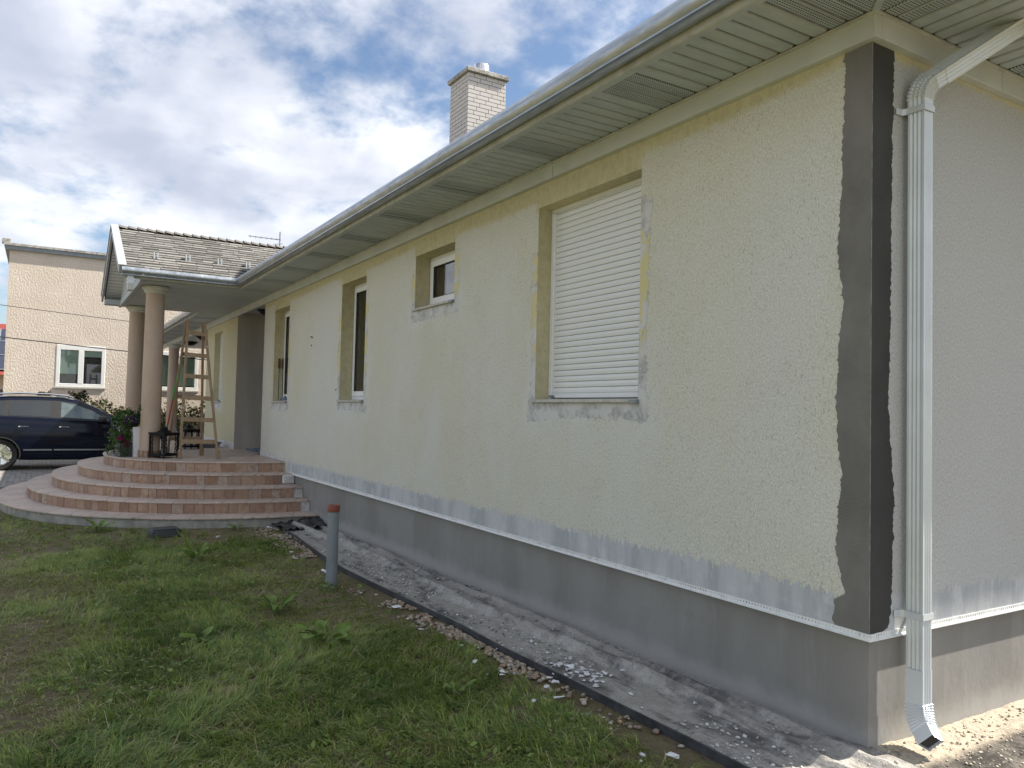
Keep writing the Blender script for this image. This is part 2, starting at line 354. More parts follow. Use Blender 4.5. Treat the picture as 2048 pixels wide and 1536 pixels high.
def m_brick():
    g = G('white_brick', 0.75, 0, 0.25, True); g.base(g.mix(g.math('MULTIPLY', g.rand(), 0.5), (0.66,0.63,0.61), (0.54,0.52,0.51))); g.bump(g.noise(40, 4), 0.2, 0.004); return g.m
M_BRICK = m_brick(); M_JOINT = simple('brick_joint', (0.13,0.12,0.115), 0.9)
M_CAPCONC = simple('chimney_cap_concrete', (0.38,0.37,0.34), 0.9, var=0.35, nscale=9, bump=0.5, bscale=25)
M_STEEL = simple('flue_steel', (0.75,0.75,0.75), 0.22, 0.9, 0.5, 0.04)
def m_glass(name, col=(0.012,0.014,0.016), mixv=0.55):
    """window glass: clear body with a mirror-like skin"""
    g = G(name, 0.03, 0, 0.5); nt = g.nt
    tr = g.n('ShaderNodeBsdfTransparent'); gl = g.n('ShaderNodeBsdfGlossy'); gl.inputs['Roughness'].default_value = 0.02
    fr = g.n('ShaderNodeFresnel'); fr.inputs['IOR'].default_value = 1.45; mx = g.n('ShaderNodeMixShader')
    tr.inputs[0].default_value = (0.95,0.97,0.96,1)
    nt.links.new(g.math('ADD', g.math('MULTIPLY', fr.outputs[0], 0.8), 0.04, True), mx.inputs[0]); nt.links.new(tr.outputs[0], mx.inputs[1]); nt.links.new(gl.outputs[0], mx.inputs[2]); nt.links.new(mx.outputs[0], g.out.inputs[0])
    return g.m
M_GLASS = m_glass('window_glass')
M_ROOM = simple('dark_room', (0.10,0.10,0.105), 0.9)
M_CURTAIN = simple('curtain_cloth', (0.42,0.44,0.46), 0.9)
M_BLIND = simple('green_blind', (0.52,0.70,0.57), 0.8, var=0.06)
M_SILL = simple('sill_stone', (0.50,0.49,0.44), 0.6, var=0.15, nscale=20)
M_BLACK = simple('black_iron', (0.008,0.008,0.009), 0.55, 0.0, 0.25, 0.2)
M_WOOD = None
def m_wood():
    g = G('ladder_wood', 0.72, 0, 0.25); c = g.mix(g.step(g.noise(1.0, 5, 0.6, (25,25,3)), 0.35, 0.7), (0.36,0.265,0.17), (0.26,0.185,0.12)); c = g.mix(g.step(g.noise(9, 4), 0.68, 0.72, 0, 0.9), c, (0.68,0.66,0.60)); g.base(c); return g.m
M_WOOD = m_wood()
M_GREYPIPE = simple('grey_pvc_pipe', (0.22,0.25,0.27), 0.42, 0, 0.45, 0.10, 6)
M_REDCAP = simple('red_brown_cap', (0.21,0.055,0.035), 0.5, 0, 0.4, 0.12)
M_BLACKPL = simple('black_plastic', (0.034,0.035,0.038), 0.5, 0, 0.45, 0.3, 10)
def leafmat(name, vcol=True, base=(0.06,0.11,0.03), trans=0.35, rough=0.6):
    g = G(name, rough, 0, 0.25); nt = g.nt
    c = g.attr('col', 'Color') if vcol else g.mix(g.step(g.noise(14, 4), 0.3, 0.7), tuple(x*0.75 for x in base), tuple(x*1.3 for x in base))
    g.base(c); tl = g.n('ShaderNodeBsdfTranslucent'); nt.links.new(c, tl.inputs[0]); mx = g.n('ShaderNodeMixShader'); mx.inputs[0].default_value = trans
    nt.links.new(g.b.outputs[0], mx.inputs[1]); nt.links.new(tl.outputs[0], mx.inputs[2]); nt.links.new(mx.outputs[0], g.out.inputs[0]); return g.m
M_GRASS = leafmat('grass_blades', True, trans=0.30, rough=0.5); M_LEAF = leafmat('leaf_clump', True, trans=0.35)
M_DOCK = leafmat('dock_leaf', False, (0.17,0.25,0.06), 0.3)
M_STEM = simple('plant_stem', (0.16,0.20,0.08), 0.7)
M_BARK = simple('bark', (0.13,0.10,0.075), 0.9, var=0.3, bump=0.5)

# ------------------------------------------------------------------ ground
def gz(x):                                     # the garden falls a little towards the steps
    x = np.asarray(x, float); t = np.clip((-1.5 - x)/7.5, 0, 1); return -0.055*t
g = G('lawn_soil', 0.95, 0, 0.1)
c = g.mix(g.step(g.noise(1.1, 6, 0.65), 0.38, 0.62), (0.185,0.170,0.080), (0.235,0.195,0.125)); c = g.mix(g.step(g.noise(26, 6, 0.7), 0.45, 0.7, 0, 0.6), c, (0.10,0.088,0.05)); c = g.mix(g.step(g.noise(90, 4, 0.7), 0.50, 0.70, 0, 0.6), c, (0.30,0.25,0.16)); g.base(c); g.bump(g.math('ADD', g.noise(35, 6, 0.7), g.math('MULTIPLY', g.noise(120, 3, 0.7), 0.4)), 1.0, 0.03); M_LAWN = g.m
xs = np.concatenate([[-900,-300,-120,-60,-40,-30,-24], np.arange(-20, 6.01, 0.25), [8,12,20,60,200,600]]); ys = np.concatenate([[-600,-200,-60,-20,-12], np.arange(-8, 1.01, 0.25), [2,5,10,20,60,200,700]])
X, Y = np.meshgrid(xs, ys, indexing='ij'); Zg = gz(X) - 0.012 + 0.03*(fbm(X, Y, 0.9, 5)-0.5)*(Y < -0.9)
ii = np.arange(len(xs)*len(ys)).reshape(len(xs), len(ys)); quads = np.stack([ii[:-1,:-1], ii[1:,:-1], ii[1:,1:], ii[:-1,1:]], -1).reshape(-1,4)
o = inst('lawn', npmesh('lawn', np.stack([X, Y, Zg], -1).reshape(-1,3), quads, M_LAWN)); tag(o, kind='structure')
o.data.polygons.foreach_set('use_smooth', [True]*len(o.data.polygons))

# dusty membrane strip along the wall
g = G('dusty_membrane', 0.9, 0, 0.2)
d1 = g.noise(1.0, 6, 0.65, (1.2,5.5,1), dist=0.6); d2 = g.noise(9, 6, 0.7); d3 = g.noise(45, 5, 0.7)
c = g.mix(g.step(d1, 0.36, 0.54), (0.12,0.115,0.11), (0.37,0.35,0.315)); c = g.mix(g.step(d2, 0.44, 0.68, 0, 0.7), c, (0.48,0.46,0.43)); c = g.mix(g.step(g.noise(1.0,5,0.7,(2.5,9,1)), 0.58, 0.68, 0, 0.55), c, (0.10,0.097,0.094)); c = g.mix(g.step(d3, 0.50, 0.68, 0, 0.55), c, (0.15,0.145,0.135)); g.base(c)
g.bump(g.math('ADD', g.math('MULTIPLY', d2, 1.0), g.math('MULTIPLY', d3, 0.4)), 0.8, 0.02); M_MEMB = g.m
EDGE = [(-8.30,-0.58),(-7.3,-0.64),(-6.2,-0.74),(-5.2,-0.79),(-3.9,-0.75),(-3.0,-0.72),(-2.24,-0.73),(-1.66,-0.71),(-0.98,-0.69),(-0.44,-0.67),(0.4,-0.66),(3.0,-0.66)]
xs = np.arange(-8.6, 3.01, 0.03); ys = np.linspace(0, 1, 44); X, Y = np.meshgrid(xs, ys, indexing='ij'); ey_ = np.interp(X,[p[0] for p in EDGE],[p[1] for p in EDGE])+0.006; Y = ey_ + (0.06-ey_)*Y
fold = 0.055*np.exp(-((Y+0.30+0.04*np.sin(X*1.3)+0.05*(fbm(X, Y*0, 1.7, 31)-0.5))/0.035)**2)*(0.4+fbm(X, X*0, 0.9, 12)) + 0.04*np.exp(-((Y+0.09+0.05*(fbm(X, Y*0, 2.1, 41)-0.5))/0.03)**2)*(0.3+fbm(X, X*0, 1.2, 15))
Zm = gz(X) + 0.004 + fold + 0.03*(fbm(X, Y, 3.0, 9)-0.45) + 0.012*(fbm(X, Y, 13, 19)-0.5) + 0.012
ii = np.arange(len(xs)*len(ys)).reshape(len(xs), len(ys)); quads = np.stack([ii[:-1,:-1], ii[1:,:-1], ii[1:,1:], ii[:-1,1:]], -1).reshape(-1,4)
o = inst('membrane_path', npmesh('membrane_path', np.stack([X, Y, Zm], -1).reshape(-1,3), quads, M_MEMB)); tag(o, kind='structure'); o.data.polygons.foreach_set('use_smooth', [True]*len(o.data.polygons))
# sandy bed at the side of the house, shadow beyond the wall strip painted dark
g = G('sand_painted_shadow', 0.95, 0, 0.15); sx = g.n('ShaderNodeSeparateXYZ'); g.nt.links.new(g.co(), sx.inputs[0])
edge = g.step(g.math('ADD', sx.outputs[0], g.math('MULTIPLY', g.noise(5, 5), 0.12)), 0.22, 0.32)  # cast-shadow edge put into the colour, dark tone outward of it
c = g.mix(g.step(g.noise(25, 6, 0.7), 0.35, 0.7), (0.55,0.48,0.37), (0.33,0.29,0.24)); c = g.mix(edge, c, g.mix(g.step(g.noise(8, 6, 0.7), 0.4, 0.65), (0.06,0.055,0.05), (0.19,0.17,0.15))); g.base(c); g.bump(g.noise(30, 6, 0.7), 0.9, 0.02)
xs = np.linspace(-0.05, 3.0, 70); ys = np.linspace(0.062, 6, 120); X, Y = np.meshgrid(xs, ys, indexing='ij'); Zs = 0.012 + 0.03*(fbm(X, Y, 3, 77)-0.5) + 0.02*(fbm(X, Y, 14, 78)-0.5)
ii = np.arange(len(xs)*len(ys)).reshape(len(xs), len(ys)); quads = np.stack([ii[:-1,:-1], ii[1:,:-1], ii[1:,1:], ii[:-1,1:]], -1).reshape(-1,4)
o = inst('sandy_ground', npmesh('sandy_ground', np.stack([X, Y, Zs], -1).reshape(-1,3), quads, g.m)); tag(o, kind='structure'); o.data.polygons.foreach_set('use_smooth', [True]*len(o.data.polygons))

# ------------------------------------------------------------------ the house
ZD, ZT = 0.555, 3.47                           # drip profile, underside of frieze
house = thing('house', 'long cream bungalow with grey gutter, porch and half-stripped plaster', 'house')
WINS = {'bath': (-5.45,-4.51,2.70,3.28), 'shut': (-3.0,-1.72,1.71,3.285), 'tall': (-7.87,-6.95,1.715,3.285), 'far': (-11.39,-10.47,1.705,3.285)}
def wall_mesh(name, a0, a1, z0, z1, wins, place, mat, prm_rng, yel_z, depth=0.17, step=0.045):
    """stucco wall with real openings and reveals; a runs along the wall, place(a, depth, z) -> xyz"""
    al = set(np.round(np.arange(a0, a1, step), 4)) | {a1}; zl = set(np.round(np.arange(z0, z1, step), 4)) | {z1}
    for w in wins: al |= {w[0], w[1]}; zl |= {w[2], w[3]}
    al = np.array(sorted(al)); zl = np.array(sorted(zl)); A, Zv = np.meshgrid(al, zl, indexing='ij')
    idx = np.arange(A.size).reshape(A.shape); faces = []
    am = (al[:-1]+al[1:])/2; zm = (zl[:-1]+zl[1:])/2
    for i in range(len(am)):
        for j in range(len(zm)):
            if any(w[0] < am[i] < w[1] and w[2] < zm[j] < w[3] for w in wins): continue
            faces.append((idx[i,j], idx[i+1,j], idx[i+1,j+1], idx[i,j+1]))
    fa, fz = A.ravel(), Zv.ravel()
    yel = fz - (np.interp(fa,[-12,-6,-3,-1.7,0],[3.37,3.355,3.345,3.39,3.445]) if yel_z is None else yel_z) - 0.018*np.sin(fa*2.1) - 0.06*(fbm(fa, fa*0, 0.9, 3)-0.5)
    lim = np.full(fa.shape, -1.0)
    for (lx0,lx1,lz0,lz1) in ((-5.10,-4.78,0.72,1.75),(-8.15,-6.80,1.25,1.62),(-11.6,-9.6,0.9,1.6),(-9.3,-8.0,1.0,3.35),(-3.3,-1.5,1.30,1.58),(-1.75,-1.45,1.2,2.2),(-0.9,-0.2,0.9,3.2)):
        lim = np.maximum(lim, np.minimum(np.minimum(fa-lx0, lx1-fa), np.minimum(fz-lz0, lz1-fz)))
    if yel_z is not None: lim[:] = -1.0
    pat = np.full(fa.shape, -1.0); zr = fz.copy()*0 + 1.0
    def bx(x0, x1, q0, q1): return np.minimum(np.minimum(fa-x0, x1-fa), np.minimum(fz-q0, q1-fz))
    for w in wins:
        h = w[3]-w[2]
        yel = np.maximum(yel, bx(w[0]-0.03, w[1]+0.005, w[3]-0.02, 9))
        wob = 0.05*(fbm(fz, fa*0, 3.0, int(abs(w[0]*10)))-0.5); wob2 = 0.07*(fbm(fa, fz*0, 2.5, 7+int(abs(w[0]*10)))-0.5)
        pat = np.maximum(pat, np.maximum.reduce([bx(w[0]-0.085, w[0]+0.02, w[2]-0.12, w[3]-0.24*h)+wob, bx(w[1]-0.02, w[1]+0.09, w[2]-0.12, w[3]-0.12*h)+wob, bx(w[0]-0.09, w[1]+0.095, w[2]-0.145, w[2]+0.01)+wob2]))
        near = (fa > w[0]-0.5) & (fa < w[1]+0.5); zr[near] = ((fz-w[2]+0.15)/(h+0.15))[near]
    prm = np.full(fa.shape, -1.0)
    if prm_rng: prm = np.minimum(np.minimum(fa-prm_rng[0], prm_rng[1]-fa), prm_rng[2]-fz)
    verts = [place(a, 0.0, z) for a, z in zip(fa, fz)]
    for w in wins:                              # reveals
        n0 = len(verts)
        for d in np.linspace(0, depth, 4):
            for (a, z) in ((w[0],w[2]),(w[1],w[2]),(w[1],w[3]),(w[0],w[3])): verts.append(place(a, d, z))
        for k in range(3):
            for q in range(4): faces.append((n0+k*4+q, n0+k*4+(q+1)%4, n0+k*4+4+(q+1)%4, n0+k*4+4+q))
        m = 16; yel = np.append(yel, np.full(m, 0.5)); pat = np.append(pat, np.full(m, -1.0)); prm = np.append(prm, np.full(m, -1.0)); lim = np.append(lim, np.full(m, -1.0)); zr = np.append(zr, np.ones(m))
    me = npmesh(name, verts, faces, mat)
    for nm, ar in (('yel',yel),('pat',pat),('prm',prm),('zz',zr),('lim',lim)):
        at = me.attributes.new(nm, 'FLOAT', 'POINT'); at.data.foreach_set('value', ar.astype(np.float32))
    bm = bmesh.new(); bm.from_mesh(me); bmesh.ops.recalc_face_normals(bm, faces=bm.faces); bm.to_mesh(me); bm.free()
    return inst('wall', me, house)
o = wall_mesh('wall', -12.13, 0.0, ZD, 3.60, list(WINS.values()), lambda a, d, z: (a, d, z), M_STUCCO, (-10.33, 0.0, 0.735), None); o['label'] = 'cream scratched front wall with yellow patches and grey primer'
o = wall_mesh('wall', 0.0, 11.0, ZD, 3.60, [], lambda a, d, z: (-d, a, z), M_STUCCO_SHADED, (0.0, 11.0, 0.735), 3.43); o['label'] = 'shaded greyish end wall beside the downspout'
o = wall_mesh('wall', -17.85, -14.42, 0.86, 3.60, [(-16.9,-15.97,1.71,3.30)], lambda a, d, z: (a, d, z), M_STUCCO_YEL, None, 3.2); o['label'] = 'yellow wall beyond the entrance recess'
# core of the house so that light cannot pass, recess and second porch
B(-12.13,-0.36,0.36,10.6,0.5,3.62).build('inner_wall', M_ROOM, house)
B(-17.85,-14.425,0.36,10.6,0.5,3.62).build('inner_wall', M_ROOM, house)
B(-17.84,-14.424,0.001,0.0015,0.55,0.86).build('wall_base', M_MORTAR, house)
g = G('grey_base_coat', 0.85, 0, 0.2); g.base(g.mix(g.step(g.noise(1.0, 5, 0.6, (3,3,0.7)), 0.35, 0.68), (0.42,0.40,0.36), (0.50,0.48,0.44))); M_GREYWALL = g.m
B(-14.424,-14.418,0.0,1.6,0.70,3.56).build('wall', M_GREYWALL, house)['label'] = 'plain grey rendered side wall of the entrance recess'
B(-14.42,-12.13,1.55,1.8,0.5,3.6).build('wall', M_GREYWALL, house)
B(-12.135,-12.13,0.001,1.6,0.70,3.56).build('wall', M_GREYWALL, house)
B(-26,-17.85,2.2,10.6,-0.1,3.6).build('wall', M_STUCCO_SHADED, house)
B(-17.86,-17.852,0.0,2.3,0.70,3.56).build('wall', M_STUCCO_YEL, house)
for hx, hz_ in ((-9.22,2.67),(-9.16,2.66),(-9.19,2.54),(-8.0,1.86)): MB().lathe([(0.013,0.0),(0.013,0.004)],10).build('anchor_hole', M_GAP, house).matrix_world = Matrix.Translation((hx,-0.0035,hz_)) @ Matrix.Rotation(R(90),4,'X')
# plinth
B(-12.6,-0.03,0.035,0.34,-0.4,0.56).build('plinth', M_PLINTH, house)
B(-0.34,-0.026,0.0351,11.0,-0.4,0.561).build('plinth', M_PLINTH, house)
# drip profiles with a perforated flange
def drip(name, along, a0, a1):
    m = MB()
    P = [(0.04,0.0),(-0.014,0.0),(-0.014,0.006),(-0.004,0.010),(-0.004,0.034),(0.04,0.034)]
    if along == 'x': m.prism([(p[0], ZD-0.012+p[1]) for p in P], 0, a0, a1)
    else: m.prism([(-p[0], ZD-0.012+p[1]) for p in P], 1, a0, a1)
    return m.build('drip_profile', M_DRIP, house)
drip('d', 'x', -10.32, 0.0135); drip('d', 'y', -0.0139, 11.0)
# dark fresh coat on the corner, with a ragged edge
def coat(pts, sign, along):
    zs = np.arange(ZD+0.012, ZT-0.002, 0.003); P = np.array(pts); w = np.interp(zs, P[::-1,1], P[::-1,0])
    w = w + 0.010*(fbm(zs, zs*0, 3, 60+along)-0.5) + 0.020*(fbm(zs, zs*0, 42, 70+along, 4)-0.5) + 0.05*np.clip(vnoise(zs, zs*0, 60, 80+along)-0.78,0,1)
    m = MB(); t = 0.0045; n = len(zs)
    if along == 0: vs = [(-w[i], -t*0.55, zs[i]) for i in range(n)] + [(0.0045, -0.0045, z) for z in zs] + [(-w[i]-0.002, 0.004, zs[i]) for i in range(n)]
    else: vs = [(t*0.55, w[i], zs[i]) for i in range(n)] + [(0.0045, -0.0045, z) for z in zs] + [(-0.004, w[i]+0.002, zs[i]) for i in range(n)]
    fs = [(i, i+1, n+i+1, n+i) for i in range(n-1)] + [(2*n+i, 2*n+i+1, i+1, i) for i in range(n-1)]
    return m.add(vs, fs).build('adhesive_coat', M_COAT if along == 0 else M_COAT_WET_SHADED, house)
coat([(0.154,3.45),(0.158,3.1),(0.165,2.8),(0.189,2.467),(0.150,2.206),(0.17,2.0),(0.192,1.702),(0.18,1.5),(0.151,1.327),(0.17,1.15),(0.185,0.949),(0.132,0.74),(0.19,0.70),(0.19,0.65),(0.205,0.60),(0.16,0.56)], -1, 0)['label'] = 'dark grey ragged fresh coat on the front of the corner'
coat([(0.172,3.45),(0.165,2.96),(0.158,2.5),(0.153,2.204),(0.140,1.706),(0.165,1.45),(0.189,1.211),(0.18,1.0),(0.176,0.844),(0.172,0.66),(0.145,0.591),(0.06,0.56)], 1, 1)['label'] = 'dark grey ragged fresh coat on the side of the corner'

MB().tube([(0.0035,-0.0035,ZD+0.02),(0.0035,-0.0035,ZT)],0.0020,6).build('corner_bead', simple('bead_smeared', (0.24,0.235,0.22), 0.7, var=0.4, nscale=12), house)
# frieze board: boxed trim under the soffit, front run, side run
FR = [(-0.045,3.472),(0.01,3.472),(0.01,3.60),(-0.045,3.60)]
for a0, a1 in ((-26.0,-20.0),(-19.994,-15.0),(-14.994,-9.0),(-8.994,-5.6),(-5.594,-2.75),(-2.744,0.0445)):
    MB().prism(FR, 0, a0, a1).build('frieze_board', M_FRIEZE, house, bevel=0.003)
for a0, a1 in ((0.011,1.12),(1.126,4.0),(4.006,11.0)):
    MB().prism([(-0.01,3.4721),(0.045,3.4721),(0.045,3.5999),(-0.01,3.5999)], 1, a0, a1).build('frieze_board', M_FRIEZE, house, bevel=0.003)
MB().prism([(-0.062,3.583),(-0.0455,3.583),(-0.0455,3.594),(-0.062,3.594)], 0, -26, 0.062).build('frieze_trim', M_FASCIA, house)
MB().prism([(0.0455,3.5831),(0.062,3.5831),(0.062,3.5941),(0.0455,3.5941)], 1, -0.0451, 11).build('frieze_trim', M_FASCIA, house)

# soffit: every slat a piece of its own, grooves between them
SZ = 3.595; PITCHS = 0.105
soffit = MB()
soffit.box(-26,0.61,-0.61,-0.02,SZ+0.010,SZ+0.022); soffit.box(-15.35,-11.3,-2.13,-0.611,SZ+0.0101,SZ+0.0221); soffit.box(-0.02,0.61,-0.019,11,SZ+0.0102,SZ+0.0222)
soffit = soffit.build('soffit', M_SOFFIT_GROOVE, house)
def slat_mesh(nm, L, axis, mat):
    w = 0.038; P = [(-w,0.001),(-w+0.004,0.0),(w-0.004,0.0),(w,0.001),(w+0.005,0.0095),(-w-0.005,0.0095)]
    m = MB()
    if axis == 'y': m.prism(P, 1, 0, L)
    else: m.prism(P, 0, 0, L)
    return m.mesh(nm, mat)
def perf(i): return (i % 12) in (0, 1, 11)
s_front = slat_mesh('soffit_slat', 0.515, 'y', M_SOFFIT); s_front_p = slat_mesh('soffit_slat', 0.515, 'y', M_SOFFIT_PERF)
s_porch = slat_mesh('soffit_slat', 2.045, 'y', M_SOFFIT); s_side = slat_mesh('soffit_slat', 0.515, 'x', M_SOFFIT); s_side_p = slat_mesh('soffit_slat', 0.515, 'x', M_SOFFIT_PERF)
k = 0; x = -0.045
while x > -24.5:
    if -15.3 < x < -11.42: inst('soffit_slat', s_porch, soffit, (x,-2.11,SZ))
    else: inst('soffit_slat', s_front_p if perf(k) else s_front, soffit, (x,-0.58,SZ))
    x -= PITCHS; k += 1
for j in range(26): inst('soffit_slat', s_side_p if perf(j) else s_side, soffit, (0.065, 0.045+j*PITCHS, SZ))
for i in range(5):                               # mitred slats at the corner
    xx = 0.055+i*PITCHS; w = 0.041
    MB().prism([(xx-w,-0.58),(xx+w,-0.58),(xx+w,-xx-w-0.012),(xx-w,-xx+w-0.012)], 2, SZ, SZ+0.012).build('soffit_slat', M_SOFFIT_PERF, soffit)
    MB().prism([(xx-w+0.012+0.08,-xx-w),(0.58,-xx-w),(0.58,-xx+w),(xx-w+0.012,-xx+w)], 2, SZ, SZ+0.012).build('soffit_slat', M_SOFFIT_PERF, soffit)
MB().bar((0.03,-0.03,SZ-0.004),(0.60,-0.60,SZ-0.004),0.035,0.010).build('mitre_trim', M_SOFFIT, soffit)
# fascia, J trim
MB().prism([(-0.625,3.585),(-0.605,3.585),(-0.605,3.74),(-0.625,3.74)], 0, -11.36, 0.625).build('fascia', M_FASCIA, house)
MB().prism([(-0.604,3.586),(-0.565,3.586),(-0.565,3.5935),(-0.604,3.5935)], 0, -11.36, 0.604).build('soffit_trim', M_SOFFIT, house)
MB().prism([(0.605,3.5851),(0.625,3.5851),(0.625,3.74),(0.605,3.74)], 1, -0.604, 11).build('fascia', M_FASCIA, house)
MB().prism([(-0.625,3.585),(-0.605,3.585),(-0.605,3.74),(-0.625,3.74)], 0, -26, -15.36).build('fascia', M_FASCIA, house)
MB().prism([(-0.604,3.586),(-0.565,3.586),(-0.565,3.5935),(-0.604,3.5935)], 0, -26, -15.36).build('soffit_trim', M_SOFFIT, house)
# gutters: profile in (outward, z)
GP = [(0.628,3.748),(0.628,3.628),(0.640,3.618),(0.716,3.616),(0.727,3.622),(0.727,3.632),(0.719,3.638),(0.732,3.655),(0.742,3.678),(0.744,3.700),(0.736,3.722),(0.722,3.736),(0.714,3.748),(0.704,3.748),(0.704,3.738),(0.716,3.722),(0.728,3.700),(0.720,3.66),(0.700,3.635),(0.645,3.635),(0.640,3.748)]
def gutter(frames_fn): 
    m = MB(); m.sweep(GP, frames_fn); return m.build('gutter', M_GALV, house, smooth=True, angle=40)
EX = -11.25                                       # porch eave line (fascia side)
# front run from the far corner to the porch inner corner, then out along the porch
fr = [((0.0,0.0,0),(1,-1,0),(0,0,1)), ((-11.75+0.0,0.0,0),(1.0,-1,0),(0,0,1))]
m = MB(); m.sweep(GP, [((0,0,0),(1,-1,0),(0,0,1)), ((EX-0.616,0.0,0),(1,-1,0),(0,0,1)), ((EX-0.616,-2.44,0),(1,0,0),(0,0,1))]); m.build('gutter', M_GALV, house, smooth=True, angle=40)['label'] = 'grey metal front gutter turning along the porch eave'
m = MB(); m.sweep(GP, [((0,0,0),(1,-1,0),(0,0,1)), ((0,11,0),(1,0,0),(0,0,1))]); m.build('gutter', M_GALV, house, smooth=True, angle=40)
m = MB(); m.sweep(GP, [((-15.4,0,0),(0,-1,0),(0,0,1)), ((-26.0,0,0),(0,-1,0),(0,0,1))]); m.build('gutter', M_GALV, house, smooth=True, angle=40)
# main roof
def roofz(d): return 3.735 + 0.5*d
X0, X1, Y0, Y1 = -26.4, 0.70, -0.70, 11.2; ym = (Y0+Y1)/2; hr = (Y1-Y0)/2
MB().add([(X0,Y0,3.74),(X1,Y0,3.74),(X1,Y1,3.74),(X0,Y1,3.74),(X0+hr,ym,3.74+0.5*hr),(X1-hr,ym,3.74+0.5*hr),(X0,Y0,3.725),(X1,Y0,3.725),(X1,Y1,3.725),(X0,Y1,3.725)],
   [(0,1,5,4),(1,2,5),(2,3,4,5),(3,0,4),(9,8,7,6),(0,6,7,1),(1,7,8,2),(2,8,9,3),(3,9,6,0)]).build('roof', M_ROOF, house)
# ------------------------------------------------------------------ porch roof
PXR, PXE, PXL, PYF = -13.30, -11.22, -15.38, -2.44; PZE = 3.742; PZR = PZE + 0.5*(PXE-PXR); SA = math.atan(0.5)
yb = 2.2
prm_ = MB()
prm_.add([(PXE,PYF+0.02,PZE-0.012),(PXR,PYF+0.02,PZR-0.012),(PXR,yb,PZR-0.012),(PXE,yb-2.1,PZE-0.012),(PXL,PYF+0.02,PZE-0.012),(PXL,yb-2.1,PZE-0.012),
          (PXE,PYF+0.02,PZE-0.05),(PXR,PYF+0.02,PZR-0.05),(PXR,yb,PZR-0.05),(PXE,yb-2.1,PZE-0.05),(PXL,PYF+0.02,PZE-0.05),(PXL,yb-2.1,PZE-0.05)],
         [(0,1,2,3),(1,4,5,2),(6,9,8,7),(7,8,11,10),(0,6,7,1),(1,7,10,4),(0,3,9,6),(4,10,11,5)])
porch = prm_.build('porch_roof', M_ROOF, house); porch['label'] = 'weathered grey shingled porch roof with gable'
slen = (PXE-PXR)/math.cos(SA); NR = 17; ex = slen/NR
sh = MB().prism([(0.0,-0.004),(ex*1.25,0.0),(ex*1.25,0.004),(0.0,0.020)], 1, 0, 1.0)      # local x up the slope, y along the eave
sh_me = sh.mesh('shingle', M_SHINGLE)
rr = random.Random(4)
for i in range(NR):
    s0 = i*ex - 0.02; xp = PXE - s0*math.cos(SA); zp = PZE + s0*math.sin(SA) - 0.006
    yv = -0.62 + (PXE - xp) + 0.25; y = PYF + 0.05 - rr.random()*0.2
    while y < yv:
        w = rr.uniform(0.22,0.34); ya = max(y, PYF+0.05)
        if y + w - ya > 0.05:
            b = inst('shingle', sh_me, porch, (xp, ya+w-(ya-y) , zp + rr.uniform(0,0.008)), (0, 0, math.pi), (1, w-(ya-y)-0.010, 1))
            b.rotation_euler = (0, SA + rr.uniform(-0.006,0.006), math.pi)
        y += w
cap_me = MB().add([(0.12,0,-0.06+0.03),(0,0,0.034),(-0.12,0,-0.06+0.03),(0.12,0.19,-0.06),(0,0.19,0.0),(-0.12,0.19,-0.06),(0.10,0,-0.06),(0,0,-0.008),(-0.10,0,-0.06)],[(0,1,4,3),(1,2,5,4),(0,6,7,1),(1,7,8,2)]).mesh('ridge_shingle', simple('ridge_shingle_grey', (0.15,0.145,0.13), 0.9, var=0.25))
for i in range(24): inst('ridge_shingle', cap_me, porch, (PXR, PYF+0.08+0.155*i, PZR+0.022))
# rake trims, gable siding, porch beam
M_RAKE = simple('rake_metal', (0.40,0.42,0.44), 0.45, 0.2, 0.4, 0.1)
def rake(side):
    xe = PXE if side > 0 else PXL; m = MB(); d = Vector((xe-PXR,0,PZE-PZR)).normalized(); nrm = Vector((-d.z,0,d.x)) if side > 0 else Vector((d.z,0,-d.x))
    if nrm.z < 0: nrm = -nrm
    a = Vector((PXR,0,PZR+0.03)); b = Vector((xe,0,PZE+0.03)) + d*0.02
    m.sweep([(-0.035,-0.13),(0.0,-0.13),(0.0,0.0),(-0.035,0.0)][::-1], [(a+Vector((0,PYF+0.0,0)), Vector((0,1,0)), nrm),(b+Vector((0,PYF+0.0,0)), Vector((0,1,0)), nrm)])
    m.sweep([(-0.05,0.0),(0.07,0.0),(0.07,0.018),(-0.05,0.018)], [(a+Vector((0,PYF+0.0,0)), Vector((0,1,0)), nrm),(b+Vector((0,PYF+0.0,0)), Vector((0,1,0)), nrm)])
    return m.build('rake_trim', M_RAKE, house)
rake(1); rake(-1)
rs_me = MB().prism([(0.004,0.0),(0.094,0.0),(0.090,-0.008),(0.008,-0.008)], 1, PYF+0.03, -2.12).mesh('rake_slat', M_DOWN)
for sd in (1,-1):
    for k in range(22):
        q = inst('rake_slat', rs_me, house); dd = 0.03+k*0.105; q.location = (PXR+sd*dd*math.cos(SA), 0, PZR-0.052-dd*math.sin(SA)); q.rotation_euler = (0, SA, 0) if sd > 0 else (0, math.pi-SA, 0)
        if sd < 0: q.scale = (1,1,-1)
GY = -2.13; zs_ = np.arange(3.64, PZR-0.06, 0.078)
for z in zs_:
    hw = (PZR-0.055-z)/0.5; hw2 = max((PZR-0.055-z-0.074)/0.5, 0.02)
    if hw < 0.05: continue
    MB().add([(PXR-hw,GY,z),(PXR+hw,GY,z),(PXR+hw2,GY,z+0.074),(PXR-hw2,GY,z+0.074),(PXR-hw,GY-0.016,z+0.004),(PXR+hw,GY-0.016,z+0.004),(PXR+hw2,GY-0.004,z+0.074),(PXR-hw2,GY-0.004,z+0.074)],
        [(0,3,2,1),(4,5,6,7),(0,1,5,4),(1,2,6,5),(2,3,7,6),(3,0,4,7)]).build('gable_board', M_DOWN, house)
